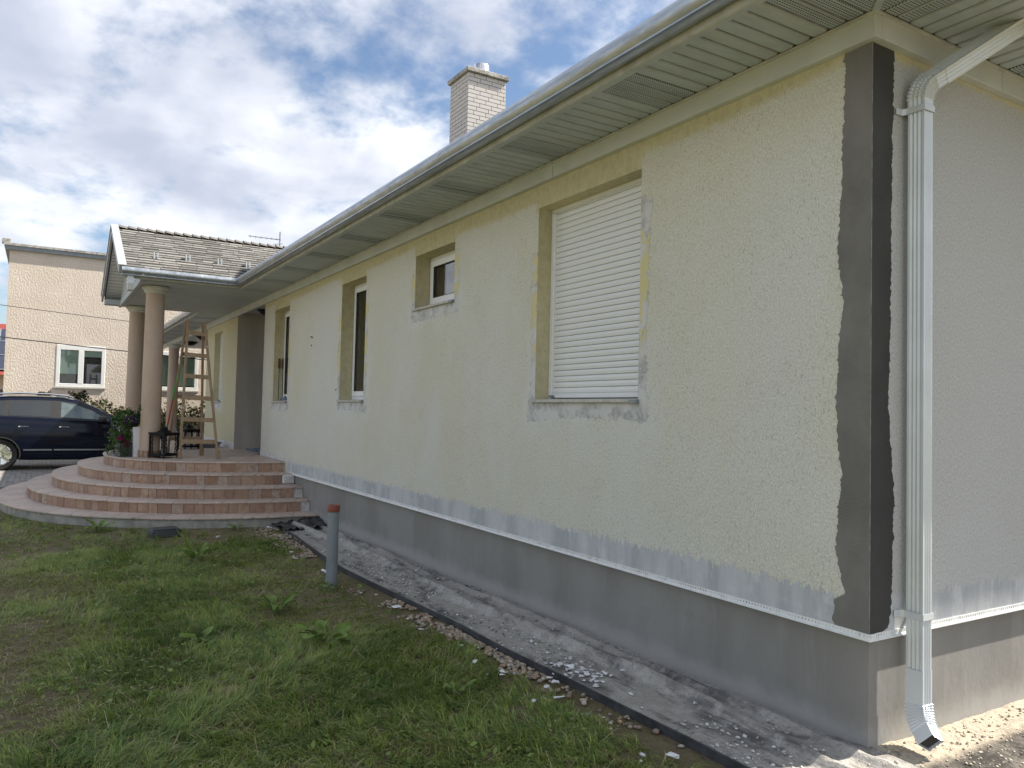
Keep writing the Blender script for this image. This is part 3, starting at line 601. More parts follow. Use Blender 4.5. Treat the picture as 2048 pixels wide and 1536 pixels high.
MB().add([(PXL+0.2,GY+0.01,3.62),(PXE-0.2,GY+0.01,3.62),(PXR,GY+0.01,PZR-0.06),(PXL+0.2,GY+0.03,3.62),(PXE-0.2,GY+0.03,3.62),(PXR,GY+0.03,PZR-0.06)],[(0,1,2),(3,5,4),(0,3,4,1),(1,4,5,2),(2,5,3,0)]).build('gable_backing', M_SOFFIT_GROOVE, house)
B(PXL+0.02,PXE-0.12,GY-0.03,GY+0.02,3.56,3.63).build('porch_beam', M_SOFFIT, house, bevel=0.004)
B(PXL+0.02,PXE-0.12,GY-0.022,GY+0.02,3.635,3.70).build('porch_beam', M_SOFFIT, house, bevel=0.004)
B(EX+0.0,EX+0.010,-2.40,-0.63,3.585,3.74).build('fascia', M_FASCIA, house); B(PXL+0.0,PXL+0.02,-2.40,-0.63,3.585,3.74).build('fascia', M_FASCIA, house)
MB().add([(PXL,PYF+0.02,PZE-0.06),(PXL+0.3,PYF+0.02,PZE-0.06),(PXL+0.3,GY,PZE-0.06),(PXL,GY,PZE-0.06),(PXL,PYF+0.02,PZE-0.15),(PXL+0.3,PYF+0.02,PZE-0.15),(PXL+0.3,GY,PZE-0.15),(PXL,GY,PZE-0.15)],[(0,1,2,3),(4,7,6,5),(0,4,5,1),(1,5,6,2),(2,6,7,3),(3,7,4,0)]).build('eave_return', M_SOFFIT, house)
# outlet stub below the porch gutter
st = MB().sweep([(-0.035,-0.045),(0.035,-0.045),(0.035,0.045),(-0.035,0.045)], [((EX+0.03,-2.31,3.63),(1,0,0),(0,1,0)),((EX+0.03,-2.31,3.50),(1,0,0),(0,1,0)),((EX+0.0,-2.30,3.39),(1,0,0.3),(0,1,0))], caps=False).build('downspout_stub', M_DOWN, house)
B(EX-0.03,EX+0.028,-2.335,-2.262,3.405,3.408).build('stub_mouth', M_REDCAP, house)
# snow guards
for (gx, gy, gzz) in ((-11.86,-1.89,4.06),(-11.93,-1.38,4.095),(-11.90,-0.865,4.08),(-11.92,-0.384,4.09)):
    m = MB(); m.box(-0.05,0.05,-0.036,-0.022,-0.01,0.105); m.box(-0.05,0.05,0.022,0.036,-0.01,0.105); m.box(-0.006,0.006,-0.0219,0.0219,-0.01,0.03)
    q = m.build('snow_guard', M_DOWN, porch); q.location = (gx,gy,gzz-0.02)
# columns
def column(x, y, z0, z1, r0=0.158, r1=0.147):
    m = MB().lathe([(r0,z0+0.11),(r0,z0+0.5),(r0*0.99,z0+1.2),(r1,z1-0.12)], 32)
    c = m.build('column', M_COLUMN, house, smooth=True, angle=50); c.location = (x,y,0)
    m = MB().lathe([(r1+0.004,-0.122),(r1+0.03,-0.10),(r1+0.03,-0.075),(r1+0.035,-0.07),(r1+0.07,-0.045),(r1+0.07,-0.012),(r1+0.05,0.0)], 32)
    q = m.build('capital', M_CAP, c, smooth=True, angle=40); q.location = (0,0,z1)
    m = MB()
    for k in range(14):
        a = 2*math.pi*k/14; t = 0.0335; m.sweep([(-t,0),(t,0),(t,0.012),(-t,0.012)], [(((r0+0.004)*math.cos(a),(r0+0.004)*math.sin(a),z0),(-math.sin(a),math.cos(a),0),(math.cos(a),math.sin(a),0)),(((r0+0.004)*math.cos(a),(r0+0.004)*math.sin(a),z0+0.115),(-math.sin(a),math.cos(a),0),(math.cos(a),math.sin(a),0))])
    m.lathe([(r0,z0),(r0,z0+0.112)], 24); m.build('base_tiles', M_TILE, c)
    return c
column(-12.02,-1.85,0.72,3.592)['label'] = 'front porch column beside the black lantern'; column(-15.2,-1.82,0.72,3.592)['label'] = 'porch column half hidden behind the front one'; column(-23.6,0.02,0.0,3.47)['label'] = 'far column seen behind the ladder'
# second porch ceiling, recess ceiling and lamps
B(-26,-17.86,0.011,2.2,3.555,3.60).build('porch_ceiling', M_SOFFIT, house); B(-14.417,-12.136,0.011,1.55,3.555,3.60).build('porch_ceiling', M_SOFFIT, house)
for lx, ly in ((-20.85,0.42),(-23.2,0.42),(-13.6,0.42)):
    q = MB().lathe([(0.02,-0.12),(0.10,-0.105),(0.17,-0.06),(0.19,-0.03),(0.22,-0.02),(0.22,0.0)], 24).build('ceiling_lamp', M_BLACK, house, smooth=True, angle=50); q.location = (lx,ly,3.554)
# ------------------------------------------------------------------ windows
def window(key, x0, x1, z0, z1, y=0.172, curtain=None, label=None):
    w = MB(); f = 0.055
    w.box(x0,x0+f,y,y+0.07,z0,z1); w.box(x1-f,x1,y,y+0.07,z0,z1); w.box(x0+f,x1-f,y,y+0.07,z0,z0+f+0.01); w.box(x0+f,x1-f,y,y+0.07,z1-f,z1)
    wo_ = w.build('window', M_WHITEPVC, house, bevel=0.004); 
    if label: wo_['label'] = label
    s = MB(); a0, a1, b0, b1 = x0+f-0.012, x1-f+0.012, z0+f, z1-f+0.012; t = 0.07; ys = y-0.014
    s.box(a0,a0+t,ys,ys+0.012,b0,b1); s.box(a1-t,a1,ys,ys+0.012,b0,b1); s.box(a0+t,a1-t,ys,ys+0.012,b0,b0+t); s.box(a0+t,a1-t,ys,ys+0.012,b1-t,b1)
    s.build('sash', M_WHITEPVC, wo_, bevel=0.004)
    B(a0+t-0.005,a1-t+0.005,y+0.004,y+0.010,b0+t-0.005,b1-t+0.005).build('pane', M_GLASS, wo_)
    g4 = 0.006; gs = MB(); gs.box(a0+t-0.001,a0+t+g4,ys+0.004,ys+0.0121,b0+t,b1-t); gs.box(a1-t-g4,a1-t+0.001,ys+0.004,ys+0.0121,b0+t,b1-t); gs.box(a0+t,a1-t,ys+0.004,ys+0.0122,b0+t-0.001,b0+t+g4); gs.box(a0+t,a1-t,ys+0.004,ys+0.0122,b1-t-g4,b1-t+0.001); gs.build('gasket', M_GAP, wo_)
    m = MB(); m.box(x0-0.1,x1+0.1,y+0.18,y+0.185,z0-0.1,z1+0.1); m.build('room_backing', M_ROOM, wo_)
    if curtain: B(curtain[0],curtain[1],y+0.09,y+0.1,z0+0.05,z1-0.05).build('curtain', M_CURTAIN, wo_)
    sill(x0,x1,z0,wo_)
    return wo_
def sill(x0, x1, z0, parent, y1=0.17):
    m = MB(); m.add([(x0-0.03,-0.03,z0-0.022),(x1+0.012,-0.03,z0-0.022),(x1+0.012,y1,z0-0.004),(x0-0.03,y1,z0-0.004),(x0-0.03,-0.03,z0+0.001),(x1+0.012,-0.03,z0+0.001),(x1+0.012,y1,z0+0.014),(x0-0.03,y1,z0+0.014)],[(0,3,2,1),(4,5,6,7),(0,1,5,4),(1,2,6,5),(2,3,7,6),(3,0,4,7)])
    m.build('sill', M_SILL, parent, bevel=0.002)
    B(x1-0.06,x1+0.0135,-0.0325,0.0,z0-0.026,z0-0.002).build('sill_end', M_GREYPIPE, parent)
window('bath', *WINS['bath'], curtain=(-4.95,-4.62), label='small high window with white frame')
window('tall', *WINS['tall'], curtain=(-7.3,-6.98), label='tall narrow window between small high window and entrance')
window('far', *WINS['far'], label='window nearest the entrance steps with tools on its sill')
def shutter(x0, x1, z0, z1, pitch, y=0.14, label=None, parts=True):
    w = B(x0,x1,y-0.012,y+0.06,z1-0.03,z1+0.002).build('window', M_WHITEPVC, house, bevel=0.003); w['label'] = label
    for q0 in (x0, x1-0.05): B(q0,q0+0.05,y-0.012,y+0.05,z0+0.012,z1-0.031).build('guide_rail', M_WHITEPVC, w, bevel=0.005)
    B(x0+0.05,x1-0.05,y+0.014,y+0.018,z0+0.02,z1).build('slat_backing', M_GAP, w)
    L = x1-x0-0.096; prof = [(0.0,0.0015),(-0.005,0.005),(-0.009,0.5*pitch),(-0.0065,pitch-0.009),(-0.002,pitch-0.0015),(0.006,pitch-0.0015),(0.006,0.0015)]
    sm = MB().prism(prof, 0, -L/2, L/2).mesh('shutter_slat', M_SHUTTER); n = int((z1-z0-0.05)/pitch)
    for i in range(n+1): inst('shutter_slat', sm, w, ((x0+x1)/2, y+0.012, z0+0.055+i*pitch))
    B(x0+0.05,x1-0.05,y-0.006,y+0.012,z0+0.018,z0+0.056).build('bottom_rail', M_SHUTTER, w, bevel=0.004)
    MB().tube([(x0+0.075,y-0.008,z0+0.03),(x0+0.075,y-0.05,z0+0.03)],0.011,8).build('stop', M_GREYPIPE, w)
    sill(x0,x1,z0,w); return w
shutter(*WINS['shut'], 0.0462, label='large window closed by a white roller shutter')
shutter(-16.9,-15.97,1.71,3.30, 0.0462, label='far shuttered window in the yellow wall')
# ------------------------------------------------------------------ downspout at the corner
ds = MB(); WX, WY = 0.05, 0.045
def ribbed(wx, wy):                       # rectangular section with ribs on the faces
    P = []
    for k in range(9):
        t = -1 + 2*k/8; P.append((t*wx*0.98, -wy + (0.0045 if k in (2,4,6) else 0.0)))
    for k in range(9):
        t = -1 + 2*k/8; P.append((wx - (0.0045 if k in (2,4,6) else 0.0), t*wy*0.98))
    P += [(wx*0.98,wy),(-wx*0.98,wy),(-wx,wy*0.98),(-wx,-wy*0.98)]
    return P
DX, DY = 0.075, 0.283; Q = ribbed(0.043, 0.037)
down = MB().sweep(Q, [((DX,DY,0.36),(1,0,0),(0,1,0)),((DX,DY,3.20),(1,0,0),(0,1,0))]).build('downspout', M_DOWN, house); down['label'] = 'white ribbed rectangular downspout by the house corner'
def bend(p0, d0, d1, n, rad, crimp=0.0055, grow=1.03):
    """elbow: frames along an arc from direction d0 to d1; returns frames and end point"""
    d0, d1 = Vector(d0).normalized(), Vector(d1).normalized(); ax = d0.cross(d1).normalized(); ang = d0.angle(d1); c = Vector(p0) + ax.cross(d0)*rad
    fr = []
    for k in range(n+1):
        q = Matrix.Rotation(ang*k/n, 3, ax); p = c + q @ (Vector(p0)-c); s = grow*(1+ (crimp/0.04)*(1 if k % 2 else 0)); fr.append((p, q, s))
    return fr, fr[-1][0]
top_dir = Vector((0.26,0.36,0.30)).normalized()
fr, pe = bend((DX,DY,3.215), (0,0,1), top_dir, 18, 0.125)
U0, V0 = Vector((1,0,0)), Vector((0,1,0))
m = MB(); frames = [((DX,DY,3.16), U0*1.03, V0*1.03)] + [(p, (q@U0)*s, (q@V0)*s) for p, q, s in fr]; qe = fr[-1][1]; frames.append((pe+top_dir*0.08, (qe@U0)*1.03, (qe@V0)*1.03)); m.sweep(Q, frames); m.build('elbow', M_DOWN, down)
m = MB(); m.sweep(Q, [(pe+top_dir*0.05, (qe@U0)*1.1, (qe@V0)*1.1),(pe+top_dir*0.50, (qe@U0)*1.1, (qe@V0)*1.1)]); m.build('upper_pipe', M_DOWN, down)
low_dir = Vector((0.62,-0.42,-0.42)).normalized()
fr, pe = bend((DX,DY,0.235), (0,0,-1), low_dir, 18, 0.13, grow=1.05)
m = MB(); frames = [((DX,DY,0.395), U0*1.05, -V0*1.05)] + [(p, (q@U0)*s, -(q@V0)*s) for p, q, s in fr]; qe = fr[-1][1]; frames.append((pe+low_dir*0.07, (qe@U0)*1.04, -(qe@V0)*1.04)); m.sweep(Q, frames, caps=False); m.build('elbow', M_DOWN, down)['label'] = 'dented lower elbow with an open mouth'
m = MB(); e = pe+low_dir*0.055; m.sweep([(-0.040,-0.034),(0.040,-0.034),(0.040,0.034),(-0.040,0.034)], [(e,qe@U0,qe@V0),(e-low_dir*0.004,qe@U0,qe@V0)]); m.build('elbow_mouth', M_GAP, down)
for z in (0.655, 3.165):
    m = MB(); b = 0.047; c_ = 0.041
    m.sweep([(0,-0.016),(0.003,-0.016),(0.003,0.016),(0,0.016)], [((DX-b-0.022,DY-c_-0.055,z),(0.7,-0.7,0),(0,0,1)),((DX-b-0.02,DY-c_-0.008,z),(0.5,-0.8,0),(0,0,1)),((DX-b,DY-c_,z),(-0.7,-0.7,0),(0,0,1)),((DX+b,DY-c_,z),(0.7,-0.7,0),(0,0,1)),((DX+b,DY+c_,z),(0.7,0.7,0),(0,0,1)),((DX-b-0.02,DY+c_+0.005,z),(0.5,0.8,0),(0,0,1))])
    m.build('bracket', M_DOWN, down)
# ------------------------------------------------------------------ chimney
ch_x0, ch_x1, ch_y0, ch_y1, ch_z1 = -10.83,-10.10,3.0,3.79,7.80
chim = B(ch_x0+0.008,ch_x1-0.008,ch_y0+0.008,ch_y1-0.008,5.0,ch_z1).build('chimney', M_JOINT, house); chim['label'] = 'white brick chimney with concrete cap'
bh, cz = 0.066, 0.0765; n = int((ch_z1-5.75)/cz)
unit = B(0,1,0,1,0,bh).mesh('brick', M_BRICK)
def course(z, k):
    for (L, fn) in (((ch_x1-ch_x0), lambda s, e: ((ch_x0+s, ch_y0, z), (e-s, 0.03, 1))), ((ch_y1-ch_y0), lambda s, e: ((ch_x1-0.03, ch_y0+s, z), (0.03, e-s, 1)))):
        s = 0.0; first = [0.125, 0.25, 0.185][k % 3]
        xface = L == (ch_x1-ch_x0)
        e = first if not xface else (0.25 if k % 2 else 0.125)
        while s < L-0.01:
            e = min(e, L); loc, sc = fn(s + (0.0 if s == 0 else 0.0), e-(0.010 if e < L else 0.0))
            if not xface and s == 0: loc = (loc[0], loc[1]+0.0305, loc[2]); sc = (sc[0], sc[1]-0.0305, 1)
            inst('brick', unit, chim, loc, (0,0,0), sc); s = e; e = s+0.25
for k in range(n): course(ch_z1-(k+1)*cz+0.005, k)
B(ch_x0-0.045,ch_x1+0.055,ch_y0-0.05,ch_y1+0.045,ch_z1,ch_z1+0.085).build('cap', M_CAPCONC, chim, bevel=0.01)
q = MB().lathe([(0.15,0.0),(0.15,0.23),(0.14,0.245),(0.13,0.245),(0.13,0.10)], 24).build('flue', M_STEEL, chim, smooth=True, angle=40); q.location = (-10.4,3.42,ch_z1+0.08)
lt = MB(); cx_ = ch_x1+0.0552
def stroke(a, b): lt.bar((cx_,a[0],ch_z1+a[1]), (cx_,b[0],ch_z1+b[1]), 0.010, 0.002, (1,0,0))
for a, b in (((3.30,0.062),(3.345,0.062)),((3.345,0.062),(3.30,0.022)),((3.30,0.022),(3.345,0.022)),((3.36,0.062),(3.362,0.03)),((3.362,0.03),(3.38,0.022)),((3.38,0.022),(3.398,0.03)),((3.398,0.03),(3.40,0.062))): stroke(a, b)
lt.build('cap_lettering', M_MORTAR, chim)
# ------------------------------------------------------------------ steps
steps = thing('entrance_steps', 'five rounded entrance steps faced with brown stone tiles', 'steps')
SC, NEXP = -13.0, 2.3
TIERS = [(4.31,4.01,0.08),(3.87,3.59,0.24),(3.485,3.235,0.40),(3.017,2.857,0.56),(2.572,2.47,0.72)]
def selli(a, b, n=160):
    out = []
    for t in np.linspace(0, math.pi, n):
        c_, s_ = math.cos(t), math.sin(t); out.append((SC + a*math.copysign(abs(c_)**(2/NEXP), c_), -b*abs(s_)**(2/NEXP)))
    return out                                     # from +x (facade) round the front to -x
tile_me = B(0,1,-0.012,0.0,0,1).mesh('riser_tile', M_TILE, bevel=0.0)
rr = random.Random(11)
for k, (a, b, z) in enumerate(TIERS):
    P = selli(a-0.03, b-0.03); P2 = selli(a, b); zb = -0.3 if k == 0 else TIERS[k-1][2]-0.02
    sp = MB(); poly = [(P[0][0],0.033)] + P + [(P[-1][0],0.033)]
    sp.prism(poly, 2, zb, z-0.024); stp = sp.build('step', M_CONC if k == 0 else M_MORTAR, steps)
    poly = [(P2[0][0],0.0335)] + P2 + [(P2[-1][0],0.0335)]
    MB().prism(poly, 2, z-0.0235, z).build('tread', M_TREAD, stp, bevel=0.004)
    if k == 0: continue
    hz = z-0.026-TIERS[k-1][2]
    pts = np.array(selli(a-0.024, b-0.024, 900)); seg = np.hypot(*np.diff(pts, axis=0).T); cum = np.concatenate([[0], np.cumsum(seg)]); tot = cum[-1]*0.70
    s = 0.10 if k in (1,2) else 0.02
    while s < tot:
        w = rr.choice([0.125,0.14,0.16,0.19,0.20]); p = [np.interp(s, cum, pts[:,0]), np.interp(s, cum, pts[:,1])]; q = [np.interp(s+w, cum, pts[:,0]), np.interp(s+w, cum, pts[:,1])]
        an = math.atan2(p[1]-q[1], p[0]-q[0]); L = math.hypot(p[0]-q[0], p[1]-q[1])
        inst('riser_tile', tile_me, stp, (q[0]+0.001, q[1], TIERS[k-1][2]+0.001), (0, 0, an), (L-0.006, rr.uniform(0.7,1.25), hz-rr.uniform(0,0.004))); s += w
B(-26,-13.0,-1.2,2.2,-0.2,0.7185).build('terrace_floor', M_TREAD, steps)
# broken mortar ends at the wall
rr = random.Random(3)
for (x0, x1, z0, z1) in ((-9.46,-9.20,0.082,0.225),(-9.80,-9.58,0.242,0.385),(-10.10,-9.96,0.402,0.545)):
    B(x0,x1,-0.16,0.036,z0,z1).build('mortar_block', M_MORTAR, steps, bevel=0.02)
x = -12.12
while x < -10.62:
    w = rr.uniform(0.10,0.26); hh = 0.13 + rr.uniform(-0.03,0.02)
    MB().prism([(x,0.722),(x+w-0.018,0.722),(x+w-0.02,0.722+hh-0.02),(x+w*0.6,0.722+hh),(x+w*0.25,0.722+hh-0.012),(x,0.722+hh-0.03)], 1, -0.010, 0.004).build('skirting_chip', M_MORTAR, steps, bevel=0.004); x += w
# ------------------------------------------------------------------ driveway pavers
g = G('paver_bed', 0.95); g.base(g.mix(g.step(g.noise(4,5), 0.35, 0.7), (0.09,0.085,0.075), (0.16,0.15,0.13)))
drive = B(-30,-15.2,-9,-0.9,-0.2,-0.075).build('driveway', g.m); tag(drive, kind='structure')
g = G('concrete_paver', 0.85, 0, 0.25); g.base(g.mix(g.rand(), (0.25,0.235,0.215), (0.345,0.325,0.295))); g.bump(g.noise(40,4), 0.3, 0.005); M_PAVE = g.m
pv = B(-0.0975,0.0975,-0.0475,0.0475,0,0.062).mesh('paver', M_PAVE); cnt = 0; rest = MB(); rr = random.Random(2)
cand = []
for i in range(75):
    for j in range(60):
        cx_ = -15.4 - 0.2*i; cy_ = -8.5 + 0.1*(j*1) + (0.0)
        cx_ += 0.1*(j % 2)
        if cx_ < -29.5: continue
        cand.append(((cx_+17.2)**2*0.35+(cy_+3.7)**2, cx_, cy_))
for j2 in range(60, 76):
    for i in range(75): cand.append((50, -15.4-0.2*i+0.1*(j2 % 2), -8.5+0.1*j2))
cand.sort()
for d, cx_, cy_ in cand:
    if cy_ > -1.0 or cx_ < -29.6: continue
    dz = rr.uniform(-0.003,0.003)
    if cnt < 300: inst('paver', pv, drive, (cx_,cy_,-0.0755+dz)); cnt += 1
    else: rest.box(cx_-0.0975,cx_+0.0975,cy_-0.0475,cy_+0.0475,-0.0755+dz,-0.0135+dz)
tag(rest.build('paving', M_PAVE, drive), kind='stuff')
# ------------------------------------------------------------------ garden edging, pipe, box, sheet
m = MB(); pts = [(-8.30,-0.58),(-7.3,-0.64),(-6.2,-0.74),(-5.2,-0.79),(-3.9,-0.75),(-3.0,-0.72),(-2.24,-0.73),(-1.66,-0.71),(-0.98,-0.69),(-0.44,-0.67),(0.4,-0.66),(3.0,-0.66)]
px_ = np.arange(-8.3, 3.0, 0.06); py_ = np.interp(px_, [p[0] for p in pts], [p[1] for p in pts]) + 0.012*(fbm(px_, px_*0, 1.4, 8)-0.5)
frames = []
for i in range(len(px_)):
    t = Vector((px_[min(i+1,len(px_)-1)]-px_[max(i-1,0)], py_[min(i+1,len(px_)-1)]-py_[max(i-1,0)], 0)).normalized(); frames.append((Vector((px_[i], py_[i], float(gz(px_[i])))), Vector((-t.y,t.x,0)), Vector((0,0,1))))
m.sweep([(-0.004,-0.06),(0.004,-0.06),(0.003,0.026),(0.006,0.029),(0.006,0.036),(-0.006,0.036),(-0.006,0.029),(-0.003,0.026)], frames)
edging = m.build('lawn_edging', simple('edging_plastic', (0.06,0.062,0.066), 0.6, 0, 0.3, 0.4, 6)); tag(edging, 'black plastic lawn edging strip between grass and house', 'edging')
pipe = thing('vent_pipe', 'upright grey plastic pipe with red-brown cap in the grass', 'pipe', (-4.70,-1.09,-0.05))
MB().lathe([(0.052,-0.1),(0.052,0.75)], 24).build('pipe', M_GREYPIPE, pipe, smooth=True, angle=40).rotation_euler = (0.0,R(0.5),0)
MB().lathe([(0.0535,0.70),(0.058,0.703),(0.058,0.757),(0.054,0.762)], 24).build('cap', M_REDCAP, pipe, smooth=True, angle=40).rotation_euler = (0.0,R(0.5),0)
vb = thing('valve_box', 'low black plastic box lying in the grass before the steps', 'box', (-8.45,-2.03,-0.06), R(3))
MB().add([(-0.16,-0.19,0),(0.16,-0.19,0),(0.16,0.19,0),(-0.16,0.19,0),(-0.14,-0.17,0.085),(0.14,-0.17,0.085),(0.14,0.17,0.085),(-0.14,0.17,0.085)],[(0,3,2,1),(4,5,6,7),(0,1,5,4),(1,2,6,5),(2,3,7,6),(3,0,4,7)]).build('body', M_BLACKPL, vb, bevel=0.008)
B(-0.125,0.125,-0.155,0.155,0.085,0.098).build('lid', M_BLACKPL, vb, bevel=0.006)
# crumpled black sheet at the foot of the steps
n1, n2 = 34, 26; u = np.linspace(0,1,n1); v = np.linspace(0,1,n2); U, V = np.meshgrid(u, v, indexing='ij')
Xs = -8.75 + 0.75*U + 0.1*(fbm(U,V,2.5,50)-0.5); Ys = -0.66 + 0.72*V*(1-0.15*U) + 0.1*(fbm(U,V,2.5,51)-0.5)
Zs = -0.04 + 0.10*np.abs(fbm(U*1.2,V*3.0,2.2,52)-0.5)*2 + 0.16*np.clip(V-0.55,0,1)*np.clip(1-U*1.6,0,1) + 0.035*fbm(U,V,7,53)
ii = np.arange(n1*n2).reshape(n1,n2); quads = np.stack([ii[:-1,:-1], ii[1:,:-1], ii[1:,1:], ii[:-1,1:]], -1).reshape(-1,4)
sheet = inst('plastic_sheet', npmesh('plastic_sheet', np.stack([Xs,Ys,Zs],-1).reshape(-1,3), quads, M_BLACKPL)); tag(sheet, 'crumpled black membrane sheet at the foot of the steps', 'sheet')
sm_ = sheet.modifiers.new('thickness','SOLIDIFY'); sm_.thickness = 0.004

# ------------------------------------------------------------------ pebbles, rubble
def ico(sub=1):
    bm = bmesh.new(); bmesh.ops.create_icosphere(bm, subdivisions=sub, radius=1.0); v = np.array([p.co[:] for p in bm.verts]); f = np.array([[q.index for q in p.verts] for p in bm.faces]); bm.free(); return v, f
IV, IF = ico(1); IV2, IF2 = ico(2)
def scatter(name, P, S, cols, mat, seed, angular=False, base=(IV,IF)):
    r = np.random.default_rng(seed); V0, F0 = base; n = len(P); nv = len(V0)
    an = r.random(n)*6.283; ca, sa = np.cos(an), np.sin(an)
    jit = 1 + (0.45 if angular else 0.12)*(r.random((n,nv,1))-0.5)*2
    W = V0[None]*jit*S[:,None,:]
    x = W[:,:,0]*ca[:,None]-W[:,:,1]*sa[:,None]; y = W[:,:,0]*sa[:,None]+W[:,:,1]*ca[:,None]
    VV = np.stack([x,y,W[:,:,2]],-1)+P[:,None,:]; FF = F0[None]+(np.arange(n)*nv)[:,None,None]
    me = npmesh(name, VV.reshape(-1,3), None, mat, FF.reshape(-1,3), np.repeat(cols, nv, 0))
    if not angular: me.polygons.foreach_set('use_smooth', [True]*len(me.polygons))
    o = inst(name, me); tag(o, kind='stuff'); return o
g = G('pebble_stone', 0.7, 0, 0.3); g.base(g.mix(g.step(g.noise(40,4), 0.4, 0.8, 0, 0.4), g.attr('col','Color'), (0.2,0.17,0.13))); M_PEB = g.m
def edge_y(x): return np.interp(x, [p[0] for p in pts], [p[1] for p in pts])
n = 3000; x = RNG.uniform(-8.6,-0.4,n); band = np.abs(RNG.normal(0,1,n)); wid = 0.07+0.16*fbm(x,x*0,0.8,21)+0.10*(x < -4.9)
y = edge_y(x) - 0.025 - band*wid*0.75; keep = ((fbm(x,y,1.6,22) > 0.50)) & (fbm(x,x*0,0.55,27) > 0.36); keep &= RNG.random(n) < np.where(x > -1.6, 0.25, 1.0); x, y = x[keep], y[keep]; n = len(x)
s = RNG.uniform(0.006,0.018,n); S = np.stack([s*RNG.uniform(0.9,1.5,n), s, s*RNG.uniform(0.55,0.85,n)],-1)
pal = np.array([(0.40,0.31,0.22),(0.46,0.38,0.29),(0.33,0.27,0.21),(0.50,0.45,0.38),(0.28,0.24,0.21),(0.42,0.28,0.18)]); cols = pal[RNG.integers(0,6,n)]*RNG.uniform(0.6,1.15,(n,1))
tag(scatter('gravel', np.stack([x,y,gz(x)+s*0.12],-1), S, cols, M_PEB, 1), 'brown river pebbles along the lawn edging', 'gravel')
g = G('rubble_bits', 0.9, 0, 0.2); g.base(g.attr('col','Color')); M_RUB = g.m
n = 3000; x = RNG.uniform(-8.5,1.6,n); y = RNG.uniform(-0.68,0.0,n); keep = fbm(x,y,2.2,33) > 0.45; x, y = x[keep], y[keep]; n = len(x)
s = RNG.uniform(0.0025,0.010,n)*np.where(RNG.random(n) < 0.06, 1.7, 1.0); S = np.stack([s*1.3,s,s*0.6],-1); pal = np.array([(0.66,0.66,0.64),(0.40,0.38,0.36),(0.22,0.21,0.20),(0.52,0.50,0.46)])
fz_ = lambda x, y: gz(x)+0.016+0.03*(fbm(x,y,3.0,9)-0.45)
tag(scatter('rubble', np.stack([x,y,fz_(x,y)+0.004],-1), S, pal[RNG.integers(0,4,n)], M_RUB, 2, True), 'fine plaster crumbs strewn over the membrane path', 'rubble')
# sand grains at the side
n = 1500; x = RNG.uniform(0.0,0.9,n); y = RNG.uniform(0.08,2.2,n); s = RNG.uniform(0.002,0.008,n); S = np.stack([s*1.2,s,s*0.7],-1)
tag(scatter('rubble', np.stack([x,y,0.012+0.03*(fbm(x,y,3,77)-0.5)+s*0.4],-1), S, np.array([(0.52,0.46,0.36),(0.30,0.26,0.22),(0.60,0.55,0.46)])[RNG.integers(0,3,n)], M_RUB, 3, True), 'sandy crumbs along the side plinth', 'rubble')
# larger white chunks: things of their own
M_CHUNK = simple('foam_chunk', (0.78,0.79,0.80), 0.9, var=0.08, bump=0.4, bscale=90)
CH = [(-5.25,-0.97,0.045,'white foam lump on the pebbles just beyond the grey pipe'),(-3.55,-0.92,0.045,'flat white flake on the pebbles right of the grey pipe'),(-2.05,-1.02,0.024,'lone white crumb in the grass before the pebbles'),
    (-1.83,-0.95,0.028,'white crumb pair at the grass edge, upper one'),(-1.76,-1.0,0.024,'white crumb pair at the grass edge, lower one'),(-1.50,-0.78,0.032,'white chip against the outer side of the edging'),(-1.30,-0.90,0.030,'white flake among the pebbles nearest the camera'),
    (-1.68,-0.55,0.032,'white plaster flake in the heap on the dusty path, far one'),(-1.60,-0.50,0.036,'largest white plaster flake in the heap on the dusty path'),(-1.50,-0.55,0.028,'white plaster flake in the heap on the dusty path, near one'),
    (-0.84,-0.30,0.028,'white lump in the middle of the dusty path near the corner'),(-0.62,-0.27,0.024,'small white lump closest to the plinth corner'),(-0.42,-0.86,0.026,'white crumb in the grass at the bottom edge'),(-8.42,-0.74,0.045,'white lump beside the crumpled black sheet'),(-7.9,-1.5,0.035,'white scrap in the grass before the steps')]
for i, (cx_, cy_, s, lb) in enumerate(CH):
    r = np.random.default_rng(100+i); bm = bmesh.new()
    for k in range(11): bm.verts.new(((r.random()-0.5)*2.4*s, (r.random()-0.5)*1.7*s, (r.random()-0.5)*0.75*s))
    bmesh.ops.convex_hull(bm, input=bm.verts[:]); me = bpy.data.meshes.new('foam_chunk'); bm.to_mesh(me); bm.free(); me.materials.append(M_CHUNK)
    o = inst('foam_chunk', me, None, (cx_,cy_,float(gz(cx_))+s*0.25+(0.02 if cy_ > -0.68 else 0.014)), (0,0,r.random()*6)); tag(o, lb, 'debris', 'white foam and plaster crumbs along the edging')
n = 110; r = np.random.default_rng(55); x = np.concatenate([r.normal(-1.6,0.13,50), r.uniform(-6.5,0.3,60)]); y = np.concatenate([r.normal(-0.54,0.06,50), r.uniform(-1.1,-0.1,60)]); s = r.uniform(0.005,0.014,n); S = np.stack([s*1.8,s*1.2,s*0.5],-1)
tag(scatter('plaster_crumbs', np.stack([x,y,fz_(x,y)+0.008],-1), S, np.full((n,3),0.72)*r.uniform(0.8,1.05,(n,1)), M_RUB, 5, True), 'tiny white plaster crumbs scattered by the path', 'rubble')

